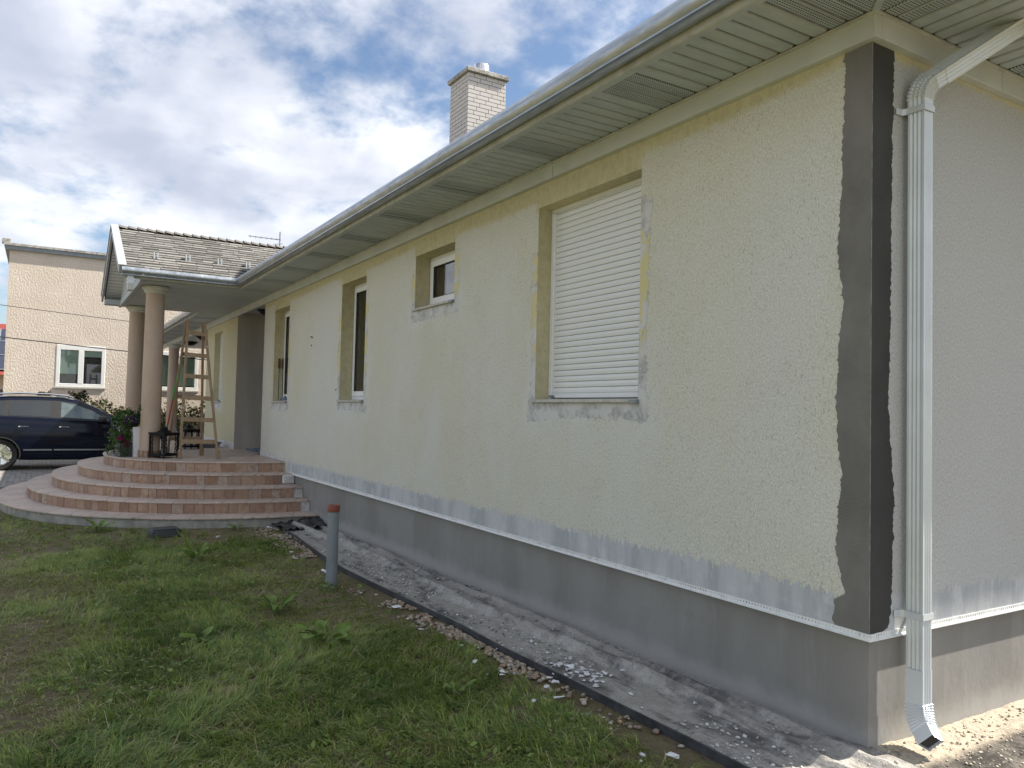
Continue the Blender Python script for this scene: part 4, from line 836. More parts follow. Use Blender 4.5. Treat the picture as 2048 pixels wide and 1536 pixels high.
# ------------------------------------------------------------------ grass
def blades(n, xr, yr, seed, hmul=1.0, per=12):
    r = np.random.default_rng(seed); nt_ = n//per; tx = r.uniform(*xr, nt_); ty = r.uniform(*yr, nt_)
    f = fbm(tx,ty,0.8,200,4); ey = edge_y(np.clip(tx,-8.3,3.0)); dist = ey - ty
    keep = (dist > 0.03+0.25*fbm(tx,ty,1.6,210)) & (r.random(nt_) < np.clip((f-0.24)*5.0,0.40,1.0)*np.clip(0.15+dist*1.6,0,1))
    a, b, _ = TIERS[0]; keep &= (np.abs((tx-SC)/(a+0.05))**NEXP + np.abs(np.minimum(ty,0)/(b+0.05))**NEXP) > 1.0
    keep &= (tx > -15.1); tx, ty, f = tx[keep], ty[keep], f[keep]; nt_ = len(tx)
    tl = np.clip((f-0.40)*4,0,1)*(0.35+0.9*r.random(nt_)); tang = fbm(tx,ty,1.3,230)*12.0; tcol = r.random(nt_)
    tlean = np.clip(r.normal(1.12,0.25,nt_),0.4,1.45)
    x = np.repeat(tx,per)+r.normal(0,0.016,nt_*per); y = np.repeat(ty,per)+r.normal(0,0.016,nt_*per); n = len(x); lush = np.repeat(tl,per)
    straw = r.random(n) < 0.004
    L = (0.028+0.055*lush+0.026*r.random(n))*hmul; L = np.where(straw, 0.16+0.2*r.random(n), L); wv = np.where(L > 0.07, 0.0044, 0.0034)*(0.75+0.5*r.random(n)); wv = np.where(straw, 0.0028, wv)
    flow = np.repeat(tang,per) + r.normal(0,0.85,n); lean = np.clip(np.repeat(tlean,per)+r.normal(0,0.25,n),0.2,1.5); lean = np.where(straw, 1.5, lean)
    dx, dy = np.cos(flow), np.sin(flow); sx_, sy_ = -dy, dx
    z0 = gz(x)-0.012+0.03*(fbm(x,y,0.9,5)-0.5)-0.004; P0 = np.stack([x,y,z0],-1)
    def at(t, bendf):
        hh = L*t; a = np.clip(lean*(0.6+bendf*t),0,1.52); return np.stack([x+dx*hh*np.sin(a), y+dy*hh*np.sin(a), z0+hh*np.cos(a)+0.004],-1)
    P1, P2 = at(0.5,0.3), at(1.0,0.5); W = np.stack([sx_,sy_,np.zeros(n)],-1)*wv[:,None]/2
    V = np.stack([P0-W,P0+W,P1-W*0.9,P1+W*0.9,P2],1).reshape(-1,3); b_ = (np.arange(n)*5)[:,None]
    q = b_+np.array([[0,1,3,2]]); t = b_+np.array([[2,3,4]])
    pal = np.array([(0.130,0.205,0.058),(0.195,0.280,0.070),(0.280,0.360,0.088),(0.370,0.410,0.125),(0.370,0.335,0.180),(0.440,0.370,0.250)])
    pw = 0.55*np.repeat(tcol,per) + 0.36*r.random(n) + (0.60-lush)*0.30 + (fbm(x,y,1.7,240)-0.5)*0.75
    k = np.clip((pw*5.4).astype(int),0,5); k = np.where(straw, 5, k); c = pal[k]*(0.8+0.4*r.random((n,1))); c = np.where(straw[:,None], np.array([(0.55,0.48,0.30)]), c)
    return V, q, t, np.repeat(c,5,0)
parts = [blades(165000,(-3.6,1.4),(-4.6,-0.7),1), blades(115000,(-7.5,-3.5),(-5.2,-0.7),2,1.1), blades(52000,(-15.1,-7.5),(-8.0,-0.6),3,1.2), blades(14000,(-3.6,4.5),(-8.0,-4.5),4,1.2)]
Vs, Qs, Ts, Cs, off = [], [], [], [], 0
for V, q, t, c in parts: Vs.append(V); Qs.append(q+off); Ts.append(t+off); Cs.append(c); off += len(V)
o = inst('grass', npmesh('grass', np.concatenate(Vs), np.concatenate(Qs), M_GRASS, np.concatenate(Ts), np.concatenate(Cs))); tag(o, 'rough patchy green lawn in front of the house', 'grass', kind='stuff')

# ------------------------------------------------------------------ leaves and plants
def leaf_grid(L, Wd, droop, wave, rs):
    """a broad leaf, 5x3 grid with a folded midrib, growing along +x"""
    V = []; prof = [0.25,0.75,1.0,0.85,0.5,0.05]
    for i, p in enumerate(prof):
        t = i/5; x = L*t*math.cos(droop*t*0.9); z = L*t*0.25 - L*droop*0.42*t*t
        for k in (-1,0,1): V.append((x, k*Wd/2*p, z + (abs(k)*Wd*0.10) + wave*rs.uniform(-1,1)*abs(k)))
    Fs = []
    for i in range(5):
        for k in range(2): a = i*3+k; Fs.append((a,a+1,a+4,a+3))
    return V, Fs
def dock(loc, n, size, label, seed, lie=0.5, upright=0.0):
    rs = random.Random(seed); t = thing('dock_plant', label, 'weed', loc, 0, 'broad-leaved weeds in the lawn')
    for i in range(n):
        L = size*rs.uniform(0.6,1.1); V, Fs = leaf_grid(L, L*rs.uniform(0.34,0.46), rs.uniform(0.3,1.3)*lie*2, L*0.05, rs)
        q = MB().add(V, Fs).build('leaf', M_DOCK, t, smooth=True, angle=80); az = 6.283*i/n + rs.uniform(-0.4,0.4)
        el = rs.uniform(0.15,0.7)+upright*rs.random(); st = L*rs.uniform(0.25,0.6); d = Vector((math.cos(az)*math.cos(el), math.sin(az)*math.cos(el), math.sin(el)))
        q.location = d*st + Vector((0,0,0.01)); q.rotation_euler = (rs.uniform(-0.5,0.5), -el*0.7, az)
        MB().tube([(0,0,-0.02), tuple(d*st*0.55+Vector((0,0,0.01))), tuple(d*st+Vector((0,0,0.01)))],[0.005,0.004,0.003],5).build('stem', M_STEM, t)
    return t
dock((-3.95,-1.78,-0.03), 12, 0.21, 'bushy broad-leaved dock nearest the grey pipe', 1, 0.6, 0.45)
dock((-2.95,-1.70,-0.01), 20, 0.21, 'largest flattened dock plant in the middle of the lawn', 2, 0.8, 0.0)
dock((-6.35,-2.02,-0.04), 10, 0.24, 'upright pale green dock plant halfway to the steps', 3, 0.5, 0.7)
dock((-3.35,-2.45,-0.03), 7, 0.15, 'small wilted dock rosette left of the largest dock', 4, 0.9)
dock((-9.05,-2.75,-0.05), 12, 0.17, 'leafy weed growing against the lowest step', 5, 0.5, 0.6)
dock((-1.62,-1.38,0.0), 4, 0.10, 'young dock with few narrow leaves near the bottom edge', 6, 0.7, 0.5)
dock((-8.55,-1.15,-0.05), 8, 0.12, 'small weed tuft beside the crumpled black sheet', 8, 0.6, 0.5)
dock((-4.55,-1.16,-0.03), 7, 0.10, 'little green weed at the foot of the grey pipe', 9, 0.6, 0.6)
dock((-5.05,-1.75,-0.03), 8, 0.13, 'low broad-leaved weed behind the bushy dock', 10, 0.8, 0.2)
n = 9000; r = np.random.default_rng(900); x = r.uniform(-9,0.8,n); y = r.uniform(-4.2,-0.85,n); keep = (fbm(x,y,1.1,910) > 0.54) & (edge_y(np.clip(x,-8.3,3)) - y > 0.12); a, b, _ = TIERS[0]; keep &= (np.abs((x-SC)/(a+0.05))**NEXP + np.abs(y/(b+0.05))**NEXP) > 1.0
x, y = x[keep], y[keep]; n = len(x); s_ = r.uniform(0.008,0.022,n); an_ = r.random(n)*6.283; tl_ = r.normal(0,0.35,(n,2))
P = np.stack([x,y,gz(x)+r.uniform(0.01,0.04,n)],-1); d_ = np.stack([np.cos(an_),np.sin(an_),tl_[:,0]],-1)*s_[:,None]; e_ = np.stack([-np.sin(an_),np.cos(an_),tl_[:,1]],-1)*(s_*0.55)[:,None]
V = np.stack([P-d_,P+e_,P+d_,P-e_],1).reshape(-1,3); c_ = np.array([(0.16,0.25,0.06),(0.21,0.30,0.075),(0.12,0.19,0.055),(0.28,0.29,0.11)])[r.integers(0,4,n)]*r.uniform(0.75,1.15,(n,1))
o = inst('clover', npmesh('clover', V, (np.arange(n)*4)[:,None]+np.array([[0,1,2,3]]), M_GRASS, None, np.repeat(c_,4,0))); tag(o, 'small round-leaved clover and weeds mixed into the lawn', 'clover', kind='stuff')
def leaf_cloud(n, cen, rad, size, pal, seed, shell=0.5, upz=0.3):
    r = np.random.default_rng(seed); d = r.normal(0,1,(n,3)); d /= np.linalg.norm(d,axis=1)[:,None]; rr_ = (shell + (1-shell)*r.random(n)**0.6)
    lump = 0.75+0.5*np.abs(np.sin(d[:,0]*4.1+seed)*np.sin(d[:,1]*5.3+1.3)*np.sin(d[:,2]*4.7+2.1))**0.5
    C = np.array(cen)+d*np.array(rad)*(rr_*lump)[:,None]
    nrm = d*0.6+r.normal(0,0.6,(n,3))+np.array([0,0,upz]); nrm /= np.linalg.norm(nrm,axis=1)[:,None]
    t = np.cross(nrm, r.normal(0,1,(n,3))); t /= np.linalg.norm(t,axis=1)[:,None]; b = np.cross(nrm,t); s = size*(0.6+0.8*r.random(n))[:,None]
    V = np.stack([C-t*s, C+b*s*0.42+nrm*s*0.12, C+t*s, C-b*s*0.42+nrm*s*0.12],1).reshape(-1,3); q = (np.arange(n)*4)[:,None]+np.array([[0,1,2,3]])
    pal = np.array(pal); c = pal[r.integers(0,len(pal),n)]*(0.7+0.6*r.random((n,1))); return V, q, np.repeat(c,4,0)
def cloud_obj(name, clouds, parent, mat=None):
    Vs, Qs, Cs, off = [], [], [], 0
    for V, q, c in clouds: Vs.append(V); Qs.append(q+off); Cs.append(c); off += len(V)
    return inst(name, npmesh(name, np.concatenate(Vs), np.concatenate(Qs), mat or M_LEAF, None, np.concatenate(Cs)), parent)
GREEN = [(0.05,0.10,0.025),(0.07,0.13,0.03),(0.035,0.075,0.02),(0.09,0.14,0.04)]
# planters beside the column
M_PLANTER = simple('planter_grey', (0.075,0.078,0.085), 0.55, 0, 0.4, 0.1); M_WHITEPOT = simple('white_pot', (0.72,0.74,0.76), 0.4, 0, 0.4, 0.05)
def tapered(b, t, h, th=0.012):
    return MB().add([(-b,-b,0),(b,-b,0),(b,b,0),(-b,b,0),(-t,-t,h),(t,-t,h),(t,t,h),(-t,t,h),(-t+th,-t+th,h),(t-th,-t+th,h),(t-th,t-th,h),(-t+th,t-th,h),(-t+th,-t+th,h-0.05),(t-th,-t+th,h-0.05),(t-th,t-th,h-0.05),(-t+th,t-th,h-0.05)],
        [(0,3,2,1),(0,1,5,4),(1,2,6,5),(2,3,7,6),(3,0,4,7),(4,5,9,8),(5,6,10,9),(6,7,11,10),(7,4,8,11),(8,9,13,12),(9,10,14,13),(10,11,15,14),(11,8,12,15),(12,13,14,15)])
pt = thing('flower_planter', 'dark grey square planter with magenta petunias beside the front column', 'planter', (-12.22,-2.20,0.72), R(12), 'flower pots by the front column')
tapered(0.11,0.135,0.24).build('pot', M_PLANTER, pt, bevel=0.004)
cloud_obj('foliage', [leaf_cloud(420,(-0.02,-0.03,0.30),(0.20,0.22,0.16),0.030,GREEN,1), leaf_cloud(150,(0.12,-0.05,0.15),(0.10,0.12,0.14),0.026,GREEN,2)], pt)
cloud_obj('blossom', [leaf_cloud(60,(0.10,-0.10,0.30),(0.07,0.08,0.06),0.030,[(0.32,0.015,0.12),(0.22,0.01,0.10)],3), leaf_cloud(30,(0.14,-0.02,0.21),(0.03,0.05,0.05),0.028,[(0.30,0.015,0.12)],4)], pt)
pt = thing('flower_planter', 'tall white tapered pot with trailing violet petunias behind the column', 'planter', (-12.14,-1.985,0.72), R(10), 'flower pots by the front column')
tapered(0.07,0.10,0.50).build('pot', M_WHITEPOT, pt, bevel=0.004); pt.location = (-12.13,-2.025,0.72)
cloud_obj('foliage', [leaf_cloud(520,(-0.1,-0.14,0.64),(0.22,0.22,0.18),0.034,GREEN,5), leaf_cloud(160,(0.0,-0.16,0.46),(0.10,0.08,0.18),0.028,GREEN+[(0.12,0.14,0.03)],6), leaf_cloud(200,(0.10,0.10,0.80),(0.12,0.14,0.12),0.03,GREEN,7)], pt)
cloud_obj('blossom', [leaf_cloud(70,(0.06,-0.14,0.60),(0.12,0.12,0.09),0.028,[(0.09,0.02,0.18),(0.13,0.03,0.22)],8)], pt)
pt = thing('flower_planter', 'grey bowl with white-flowered bushy plant at the left step edge', 'planter', (-12.75,-2.14,0.72), 0, 'flower pots by the front column')
MB().lathe([(0.09,0.0),(0.13,0.05),(0.16,0.18),(0.15,0.18),(0.12,0.06)], 20).build('pot', M_PLANTER, pt, smooth=True, angle=40)
cloud_obj('foliage', [leaf_cloud(700,(0,-0.02,0.36),(0.30,0.30,0.30),0.034,GREEN+[(0.10,0.13,0.09)],9), leaf_cloud(200,(0.1,-0.16,0.10),(0.18,0.22,0.10),0.032,GREEN,10)], pt)
cloud_obj('blossom', [leaf_cloud(90,(0.14,-0.06,0.50),(0.14,0.16,0.12),0.018,[(0.75,0.76,0.74)],11), leaf_cloud(18,(0.2,-0.22,0.06),(0.08,0.10,0.05),0.02,[(0.75,0.75,0.70)],13)], pt)

# ------------------------------------------------------------------ lanterns
def lantern(loc, rz, s, label):
    t = thing('lantern', label, 'lantern', loc, rz, 'black lanterns on the terrace'); w = 0.15*s; H = 0.40*s
    B(-w-0.02,w+0.02,-w-0.02,w+0.02,0.035*s,0.055*s).build('base_plate', M_BLACK, t, bevel=0.004)
    for sx_ in (-1,1):
        for sy_ in (-1,1):
            MB().lathe([(0.008,0.0),(0.018*s,0.012*s),(0.012*s,0.036*s)],10).build('foot', M_BLACK, t).location = (sx_*w,sy_*w,0)
            B(sx_*w-0.012*s,sx_*w+0.012*s,sy_*w-0.012*s,sy_*w+0.012*s,0.055*s,H).build('post', M_BLACK, t)
    for k in range(4):                              # fretwork panels beside the posts
        m = MB()
        for e in (-1,1):
            for q in range(5):
                z = 0.085*s+q*0.07*s; m.tube([(e*w*0.88,0,z-0.03*s),(e*w*0.62,0,z),(e*w*0.88,0,z+0.03*s)],0.007*s,5); m.tube([(e*w*0.62,0,z-0.03*s),(e*w*0.62,0,z+0.035*s)],0.006*s,5)
        m.box(-w*0.9,w*0.9,-0.006,0.006,H-0.03*s,H); m.box(-w*0.9,w*0.9,-0.006,0.006,0.056*s,0.075*s)
        p = m.build('fretwork', M_BLACK, t); a = k*math.pi/2; p.location = (w*math.sin(a),-w*math.cos(a),0); p.rotation_euler = (0,0,a)
    B(-w-0.025,w+0.025,-w-0.025,w+0.025,H,H+0.022*s).build('top_plate', M_BLACK, t, bevel=0.004)
    MB().lathe([(0.13*s,0.0),(0.10*s,0.02*s),(0.055*s,0.045*s),(0.06*s,0.06*s),(0.035*s,0.085*s),(0.015*s,0.10*s),(0.012*s,0.115*s)],16).build('dome', M_BLACK, t, smooth=True, angle=50).location = (0,0,H+0.022*s)
    MB().lathe([(0.035*s,0.0),(0.035*s,0.09*s)],14).build('candle', M_CURTAIN, t).location = (0,0,0.056*s)
    return t
lantern((-11.78,-1.66,0.72), R(38), 1.0, 'black cast-iron lantern in front of the near column')
lantern((-14.6,-0.85,0.72), R(20), 0.95, 'second black lantern seen through the ladder')

# ------------------------------------------------------------------ stepladder
lad = thing('stepladder', 'wooden double stepladder standing on the terrace', 'ladder', (0,0,0))
fa, fb = Vector((-11.54,-1.44,0.72)), Vector((-11.44,-0.86,0.72)); ta, tb = Vector((-11.93,-1.335,3.06)), Vector((-11.88,-1.075,3.03))
ra, rb = Vector((-12.42,-1.52,0.72)), Vector((-12.28,-0.98,0.72)); tra, trb = Vector((-12.00,-1.35,3.06)), Vector((-11.95,-1.09,3.03))
for a, b in ((fa,ta),(fb,tb),(ra,tra),(rb,trb)): MB().bar(a, b, 0.036, 0.062, (1,0,0)).build('rail', M_WOOD, lad, bevel=0.004)
for z in (1.00,1.365,1.73,2.095,2.46,2.84):
    t = (z-0.72)/(3.05-0.72); p, q = fa.lerp(ta,t), fb.lerp(tb,t); MB().bar(p+Vector((0.02,-0.015,0)), q+Vector((0.02,0.015,0)), 0.022, 0.072, (0,0,1)).build('rung', M_WOOD, lad, bevel=0.003)
for z in (1.02,1.75,2.48):
    t = (z-0.72)/(3.05-0.72); p, q = ra.lerp(tra,t), rb.lerp(trb,t); MB().bar(p-Vector((0.02,0.015,0)), q-Vector((0.02,-0.015,0)), 0.022, 0.072, (0,0,1)).build('rung', M_WOOD, lad, bevel=0.003)
for a in (fa,fb,ra,rb): B(a.x-0.022,a.x+0.022,a.y-0.035,a.y+0.035,0.7205,0.86).build('leg_shoe', M_WOOD, lad, bevel=0.003)
for a, b in ((ta,tra),(tb,trb)): MB().tube([a+Vector((0.03,0,-0.12)),b+Vector((-0.03,0,-0.12))],0.010,6).build('hinge_bolt', M_GALV, lad)
MB().tube([(-11.62,-1.40,1.3),(-11.95,-1.42,1.12),(-12.30,-1.47,1.25)],0.004,5).build('stay_cord', M_CURTAIN, lad)
M_GREENTAPE = simple('green_tape', (0.06,0.42,0.06), 0.5); M_ORANGE = simple('orange_tape', (0.62,0.13,0.04), 0.5)
rod = thing('marking_rod', 'green and orange striped rod leaning on the ladder', 'rod', (-12.52,-1.60,0.72))
p0, p1 = Vector((0,0,0)), Vector((0.35,0.20,1.62))
for t0, t1, mt in ((0.0,0.32,M_GREENTAPE),(0.32,0.60,M_ORANGE),(0.60,0.98,M_GREENTAPE)): MB().tube([p0.lerp(p1,t0),p0.lerp(p1,t1)],0.015,8).build('rod_section', mt, rod)

# small things left about
M_CLOTH = simple('blue_grey_rag', (0.16,0.19,0.24), 0.9, var=0.4, nscale=20); M_HANDLE = simple('brown_handle', (0.12,0.05,0.03), 0.5)
def rag(loc, sx_, sy_, h, seed, label, cat):
    n1 = 26; u = np.linspace(-1,1,n1); U, V = np.meshgrid(u,u,indexing='ij'); rim = np.clip(1-np.maximum(np.abs(U),np.abs(V))**3,0,1)
    Zz = h*rim*np.abs(fbm(U+5,V+5,2.4,seed)-0.3)*1.7+0.006; XX = U*sx_*(0.75+0.5*fbm(U+2,V+1,1.5,seed+3)); YY = V*sy_*(0.75+0.5*fbm(U+1,V+4,1.5,seed+6))
    ii = np.arange(n1*n1).reshape(n1,n1); quads = np.stack([ii[:-1,:-1], ii[1:,:-1], ii[1:,1:], ii[:-1,1:]], -1).reshape(-1,4)
    o = inst('rag', npmesh('rag', np.stack([XX,YY,Zz],-1).reshape(-1,3), quads, M_CLOTH), None, loc); tag(o, label, cat); o.modifiers.new('thickness','SOLIDIFY').thickness = 0.004; return o
rag((-10.75,0.07,1.722), 0.22, 0.07, 0.09, 71, 'crumpled dark rag on the sill nearest the entrance', 'rag')
rag((-13.7,0.45,0.722), 0.45, 0.30, 0.12, 75, 'crumpled blue-grey sheet on the floor of the entrance recess', 'sheet')
for i, dx in enumerate((0.0,0.09)):
    t = thing('tool', 'brown-handled tool leaning in the window by the entrance, ' + ('left one' if i == 0 else 'right one'), 'tool', (-11.36+0.0, 0.085+dx*0.75, 1.725), 0, 'tools leaning in the window')
    MB().tube([(0.02,0,0.0),(0.01,0,0.55)],0.006,6).build('shaft', M_BLACK, t); MB().lathe([(0.012,0.55),(0.02,0.58),(0.02,0.70),(0.014,0.73)],10).build('handle', M_HANDLE, t, smooth=True, angle=50).location = (0.01,0,0)
bp = thing('mortar_tub', 'shallow grey tray on the terrace behind the ladder', 'tray', (-15.2,-0.45,0.72), R(10)); tapered(0.22,0.28,0.12).build('tub', M_GREYPIPE, bp)

# ------------------------------------------------------------------ neighbour house
NX = -27.0
def m_rough():
    g = G('rough_render', 0.95, 0, 0.1); c = g.mix(g.step(g.noise(1.3, 6, 0.65), 0.35, 0.7), (0.66,0.575,0.485), (0.72,0.64,0.55)); g.base(c); g.bump(g.math('ADD', g.noise(1.0, 5, 0.65, (19,19,14)), g.math('MULTIPLY', g.noise(30,3), 0.3)), 0.8, 0.03); return g.m
M_ROUGH = m_rough()
nb = thing('neighbour_house', 'flat-roofed beige rough-rendered house behind the dark car', 'house', (NX,0,0))
NW = [(-3.06,-1.64,2.12,3.49),(-0.14,1.28,2.12,3.46)]
ylines = sorted({-4.47,9.0,*[w[0] for w in NW],*[w[1] for w in NW]}); zlines = sorted({-0.3,6.42,*[w[2] for w in NW],*[w[3] for w in NW]}); m = MB()
for i in range(len(ylines)-1):
    for j in range(len(zlines)-1):
        ya, yb_, za, zb_ = ylines[i],ylines[i+1],zlines[j],zlines[j+1]; cy_, cz_ = (ya+yb_)/2,(za+zb_)/2
        if any(w[0]<cy_<w[1] and w[2]<cz_<w[3] for w in NW): continue
        m.add([(0,ya,za),(0,yb_,za),(0,yb_,zb_),(0,ya,zb_)],[(0,1,2,3)])
for w in NW:
    ya, yb_, za, zb_ = w; m.add([(0,ya,za),(0,yb_,za),(0,yb_,zb_),(0,ya,zb_),(-0.12,ya,za),(-0.12,yb_,za),(-0.12,yb_,zb_),(-0.12,ya,zb_)],[(0,1,5,4),(1,2,6,5),(2,3,7,6),(3,0,4,7)])
m.add([(0,-4.47,-0.3),(-9,-4.47,-0.3),(-9,-4.47,6.42),(0,-4.47,6.42),(0,9,-0.3),(-9,9,-0.3),(-9,9,6.42),(0,9,6.42)],[(0,1,2,3),(4,7,6,5),(1,5,6,2),(3,2,6,7)])
m.build('wall', M_ROUGH, nb)
B(-9.1,0.10,-4.58,9.1,6.42,6.54).build('roof_slab', M_GREYPIPE, nb); B(-9.1,0.13,-4.62,9.1,6.545,6.62).build('roof_edge', M_CAPCONC, nb); B(-0.2,0.05,-4.68,-4.45,6.62,6.76).build('roof_corner', M_CAPCONC, nb)
for i, (ya, yb_, za, zb_) in enumerate(NW):
    m = MB(); f = 0.11; x0, x1 = -0.09, 0.015; ym_ = (ya+yb_)/2
    m.box(x0,x1,ya,ya+f,za,zb_); m.box(x0,x1,yb_-f,yb_,za,zb_); m.box(x0,x1,ya+f,yb_-f,za,za+f); m.box(x0,x1,ya+f,yb_-f,zb_-f-0.05,zb_); m.box(x0,x1+0.003,ym_-0.08,ym_+0.08,za+f,zb_-f-0.05)
    w = m.build('window', M_WHITEPVC, nb, bevel=0.008)
    for e, (p, q) in enumerate(((ya+f,ym_-0.08),(ym_+0.08,yb_-f))):
        B(-0.055,-0.05,p-0.005,q+0.005,za+f-0.005,zb_-f-0.045).build('pane', M_GLASS, w)
        low = (0.32 if e == 0 else 1.0) if i == 0 else 0.05
        if low < 0.9: B(-0.064,-0.060,p-0.004,q+0.004,za+f+low,zb_-f-0.05).build('blind', M_BLIND, w)
        else: B(-0.064,-0.060,p-0.004,q+0.004,zb_-f-0.25,zb_-f-0.05).build('blind', M_BLIND, w)
    B(-0.35,-0.34,ya,yb_,za,zb_).build('room_backing', M_ROOM, w); B(-0.05,0.05,ya-0.04,yb_+0.04,za-0.05,za-0.001).build('sill', M_SILL, w)
# hedge in front of the neighbour
hd = thing('hedge', 'leafy yellow-green hedge in front of the beige neighbour house', 'hedge', (-25.2,0,0)); cl = []; stems = MB(); rr = random.Random(5)
HP = [(0.14,0.20,0.05),(0.24,0.29,0.08),(0.36,0.36,0.12),(0.07,0.11,0.03),(0.48,0.45,0.18),(0.17,0.14,0.06)]
for i in range(16):
    y = -2.1 + i*0.33; h = 1.80+0.18*math.sin(i*1.9)+rr.uniform(-0.12,0.12)
    cl.append(leaf_cloud(260,(rr.uniform(-0.1,0.1),y,h*0.55),(0.35,0.30,h*0.47),0.075,HP,400+i,0.3))
    for k in range(3): stems.tube([(rr.uniform(-0.2,0.2),y+rr.uniform(-0.1,0.1),-0.1),(rr.uniform(-0.2,0.2),y+rr.uniform(-0.15,0.15),h*0.9)],[0.014,0.005],5)
cloud_obj('foliage', cl, hd); tag(stems.build('stems', M_BARK, hd), kind='stuff')
rb_ = thing('shrub', 'dark reddish spiky shrub peeking over the car roof', 'shrub', (-26.1,-2.4,0))
cl = [leaf_cloud(60,(0,y,1.78),(0.2,0.22,0.22),0.10,[(0.07,0.05,0.04),(0.10,0.07,0.05),(0.05,0.07,0.03)],440+k,0.2,1.0) for k, y in enumerate((-0.95,-0.15,0.10))]
cloud_obj('foliage', cl, rb_); MB().tube([(0,-0.3,-0.1),(0,-0.3,1.7)],0.03,6).build('stem', M_BARK, rb_)
# far house with red roof and solar panels, tree behind it
M_RED = simple('red_tiles', (0.22,0.045,0.035), 0.7, var=0.2, nscale=3); M_SOLAR = simple('solar_glass', (0.02,0.025,0.05), 0.12, 0.1, 0.6, 0.1)
fh = thing('red_roof_house', 'distant house with red roof and solar panels at the left edge', 'house', (-46,-6.9,0)); FXR = 0.0
B(-9,0,-7,5,-0.5,3.1).build('wall', simple('far_wall',(0.52,0.45,0.36),0.9), fh)
MB().add([(0.7,-8,2.95),(0.7,6,2.95),(-4.5,6,6.0),(-4.5,-8,6.0),(-9.7,-8,2.95),(-9.7,6,2.95)],[(0,1,2,3),(2,5,4,3),(0,3,4),(1,5,2),(0,4,5,1)]).build('roof', M_RED, fh)
dirv = Vector((-5.2,0,3.05)).normalized(); nv_ = Vector((3.05,0,5.2)).normalized()
for i in range(3):
    for j in range(8):
        o_ = Vector((0.5,-3.9+j*1.06,3.07))+dirv*(0.15+i*1.62)+nv_*0.06; m = MB(); m.sweep([(0,0),(1.0,0),(1.0,0.035),(0,0.035)],[(o_,Vector((0,1,0)),nv_),(o_+dirv*1.55,Vector((0,1,0)),nv_)]); q = m.build('solar_panel', M_SOLAR, fh)
        m = MB(); m.sweep([(-0.02,0.0351),(0.03,0.0351),(0.03,0.042),(-0.02,0.042)],[(o_,Vector((0,1,0)),nv_),(o_+dirv*1.55,Vector((0,1,0)),nv_)]); m.sweep([(0.031,0.0351),(1.0,0.0351),(1.0,0.042),(0.031,0.042)],[(o_+dirv*0.001,Vector((0,1,0)),nv_),(o_+dirv*0.05,Vector((0,1,0)),nv_)]); m.build('panel_frame', M_GREYPIPE, q)
B(0.0,0.06,1.2,2.2,0.9,2.2).build('window', M_ROOM, fh)
tr = thing('tree', 'light green tree behind the red-roofed house', 'tree', (-56,-9.5,0)); MB().tube([(0,0,-0.2),(0.1,0.1,2.5),(0.0,-0.1,5.5)],[0.3,0.22,0.1],8).build('trunk', M_BARK, tr)
rr = random.Random(8); br = MB(); cl = []
for i in range(14):
    a = rr.random()*6.28; h = rr.uniform(3.0,6.6); rad_ = rr.uniform(0.8,2.6)*(1.1-abs(h-4.6)/4); e = (rad_*math.cos(a), rad_*math.sin(a), h+0.9); br.tube([(0,0,h*0.7),e],[0.07,0.02],5); cl.append(leaf_cloud(220,e,(1.0,1.0,0.85),0.15,[(0.08,0.12,0.03),(0.13,0.17,0.05),(0.18,0.20,0.08),(0.05,0.08,0.025)],500+i,0.2))
cloud_obj('crown', cl, tr); br.build('limbs', M_BARK, tr)
# antenna on the roof beyond, cables in the air
an = thing('aerial', 'thin television aerial above the porch roof', 'antenna', (-23.1,3.0,5.2)); MB().tube([(0,0,0),(0,0,2.1)],0.022,6).build('mast', M_GREYPIPE, an); MB().tube([(0.0,0.04,1.84),(-0.2,-0.95,1.88)],0.014,6).build('boom', M_GREYPIPE, an)
for k in range(6): MB().tube([(-0.03*k-0.02,-0.16*k-0.1,1.845-0.03),(-0.03*k+0.02,-0.16*k-0.1,1.845+0.05)],0.006,5).build('element', M_GREYPIPE, an)
MB().tube([(0,0.1,1.72),(0.05,-0.22,1.66)],0.012,5).build('reflector', M_GREYPIPE, an)
def cable(name, p, q, sag, label, r=0.012):
    pts_ = [Vector(p).lerp(Vector(q),t)+Vector((0,0,-sag*4*t*(1-t))) for t in np.linspace(0,1,24)]; tag(MB().tube(pts_,r,6).build('cable', M_BLACKPL), label, 'cable', 'cables across the beige house')
cable('c', (-24.0,-14,4.2), (-24.0,4.5,2.88), 0.10, 'thick black cable crossing in front of the beige house', 0.016)
cable('c', (-25.3,-14,5.15), (-25.3,6,3.86), 0.08, 'thin upper wire across the beige house', 0.010)

# ------------------------------------------------------------------ parked car
def m_paint():
    g = G('navy_car_paint', 0.12, 0.0, 0.22); g.base(g.mix(g.step(g.noise(2,3), 0.3, 0.7), (0.003,0.005,0.014), (0.005,0.008,0.020))); g.set('Coat Weight', 0.2); g.set('Coat Roughness', 0.04); return g.m
M_PAINT = m_paint(); M_CARGLASS = simple('tinted_glass', (0.02,0.025,0.028), 0.04, 0, 0.9, 0.05); M_FRONTGLASS = simple('pale_glass', (0.10,0.14,0.14), 0.05, 0, 0.9, 0.3, 4); M_TRIM = simple('car_trim', (0.03,0.031,0.033), 0.55, 0, 0.4, 0.1); M_CHROME = simple('chrome', (0.80,0.81,0.82), 0.12, 1.0, 0.5, 0.03); M_TYRE = simple('tyre', (0.02,0.02,0.02), 0.85, var=0.2)
car = thing('car', 'dark navy SUV parked on the paving left of the steps', 'car', (-20.24,-2.87,-0.02))
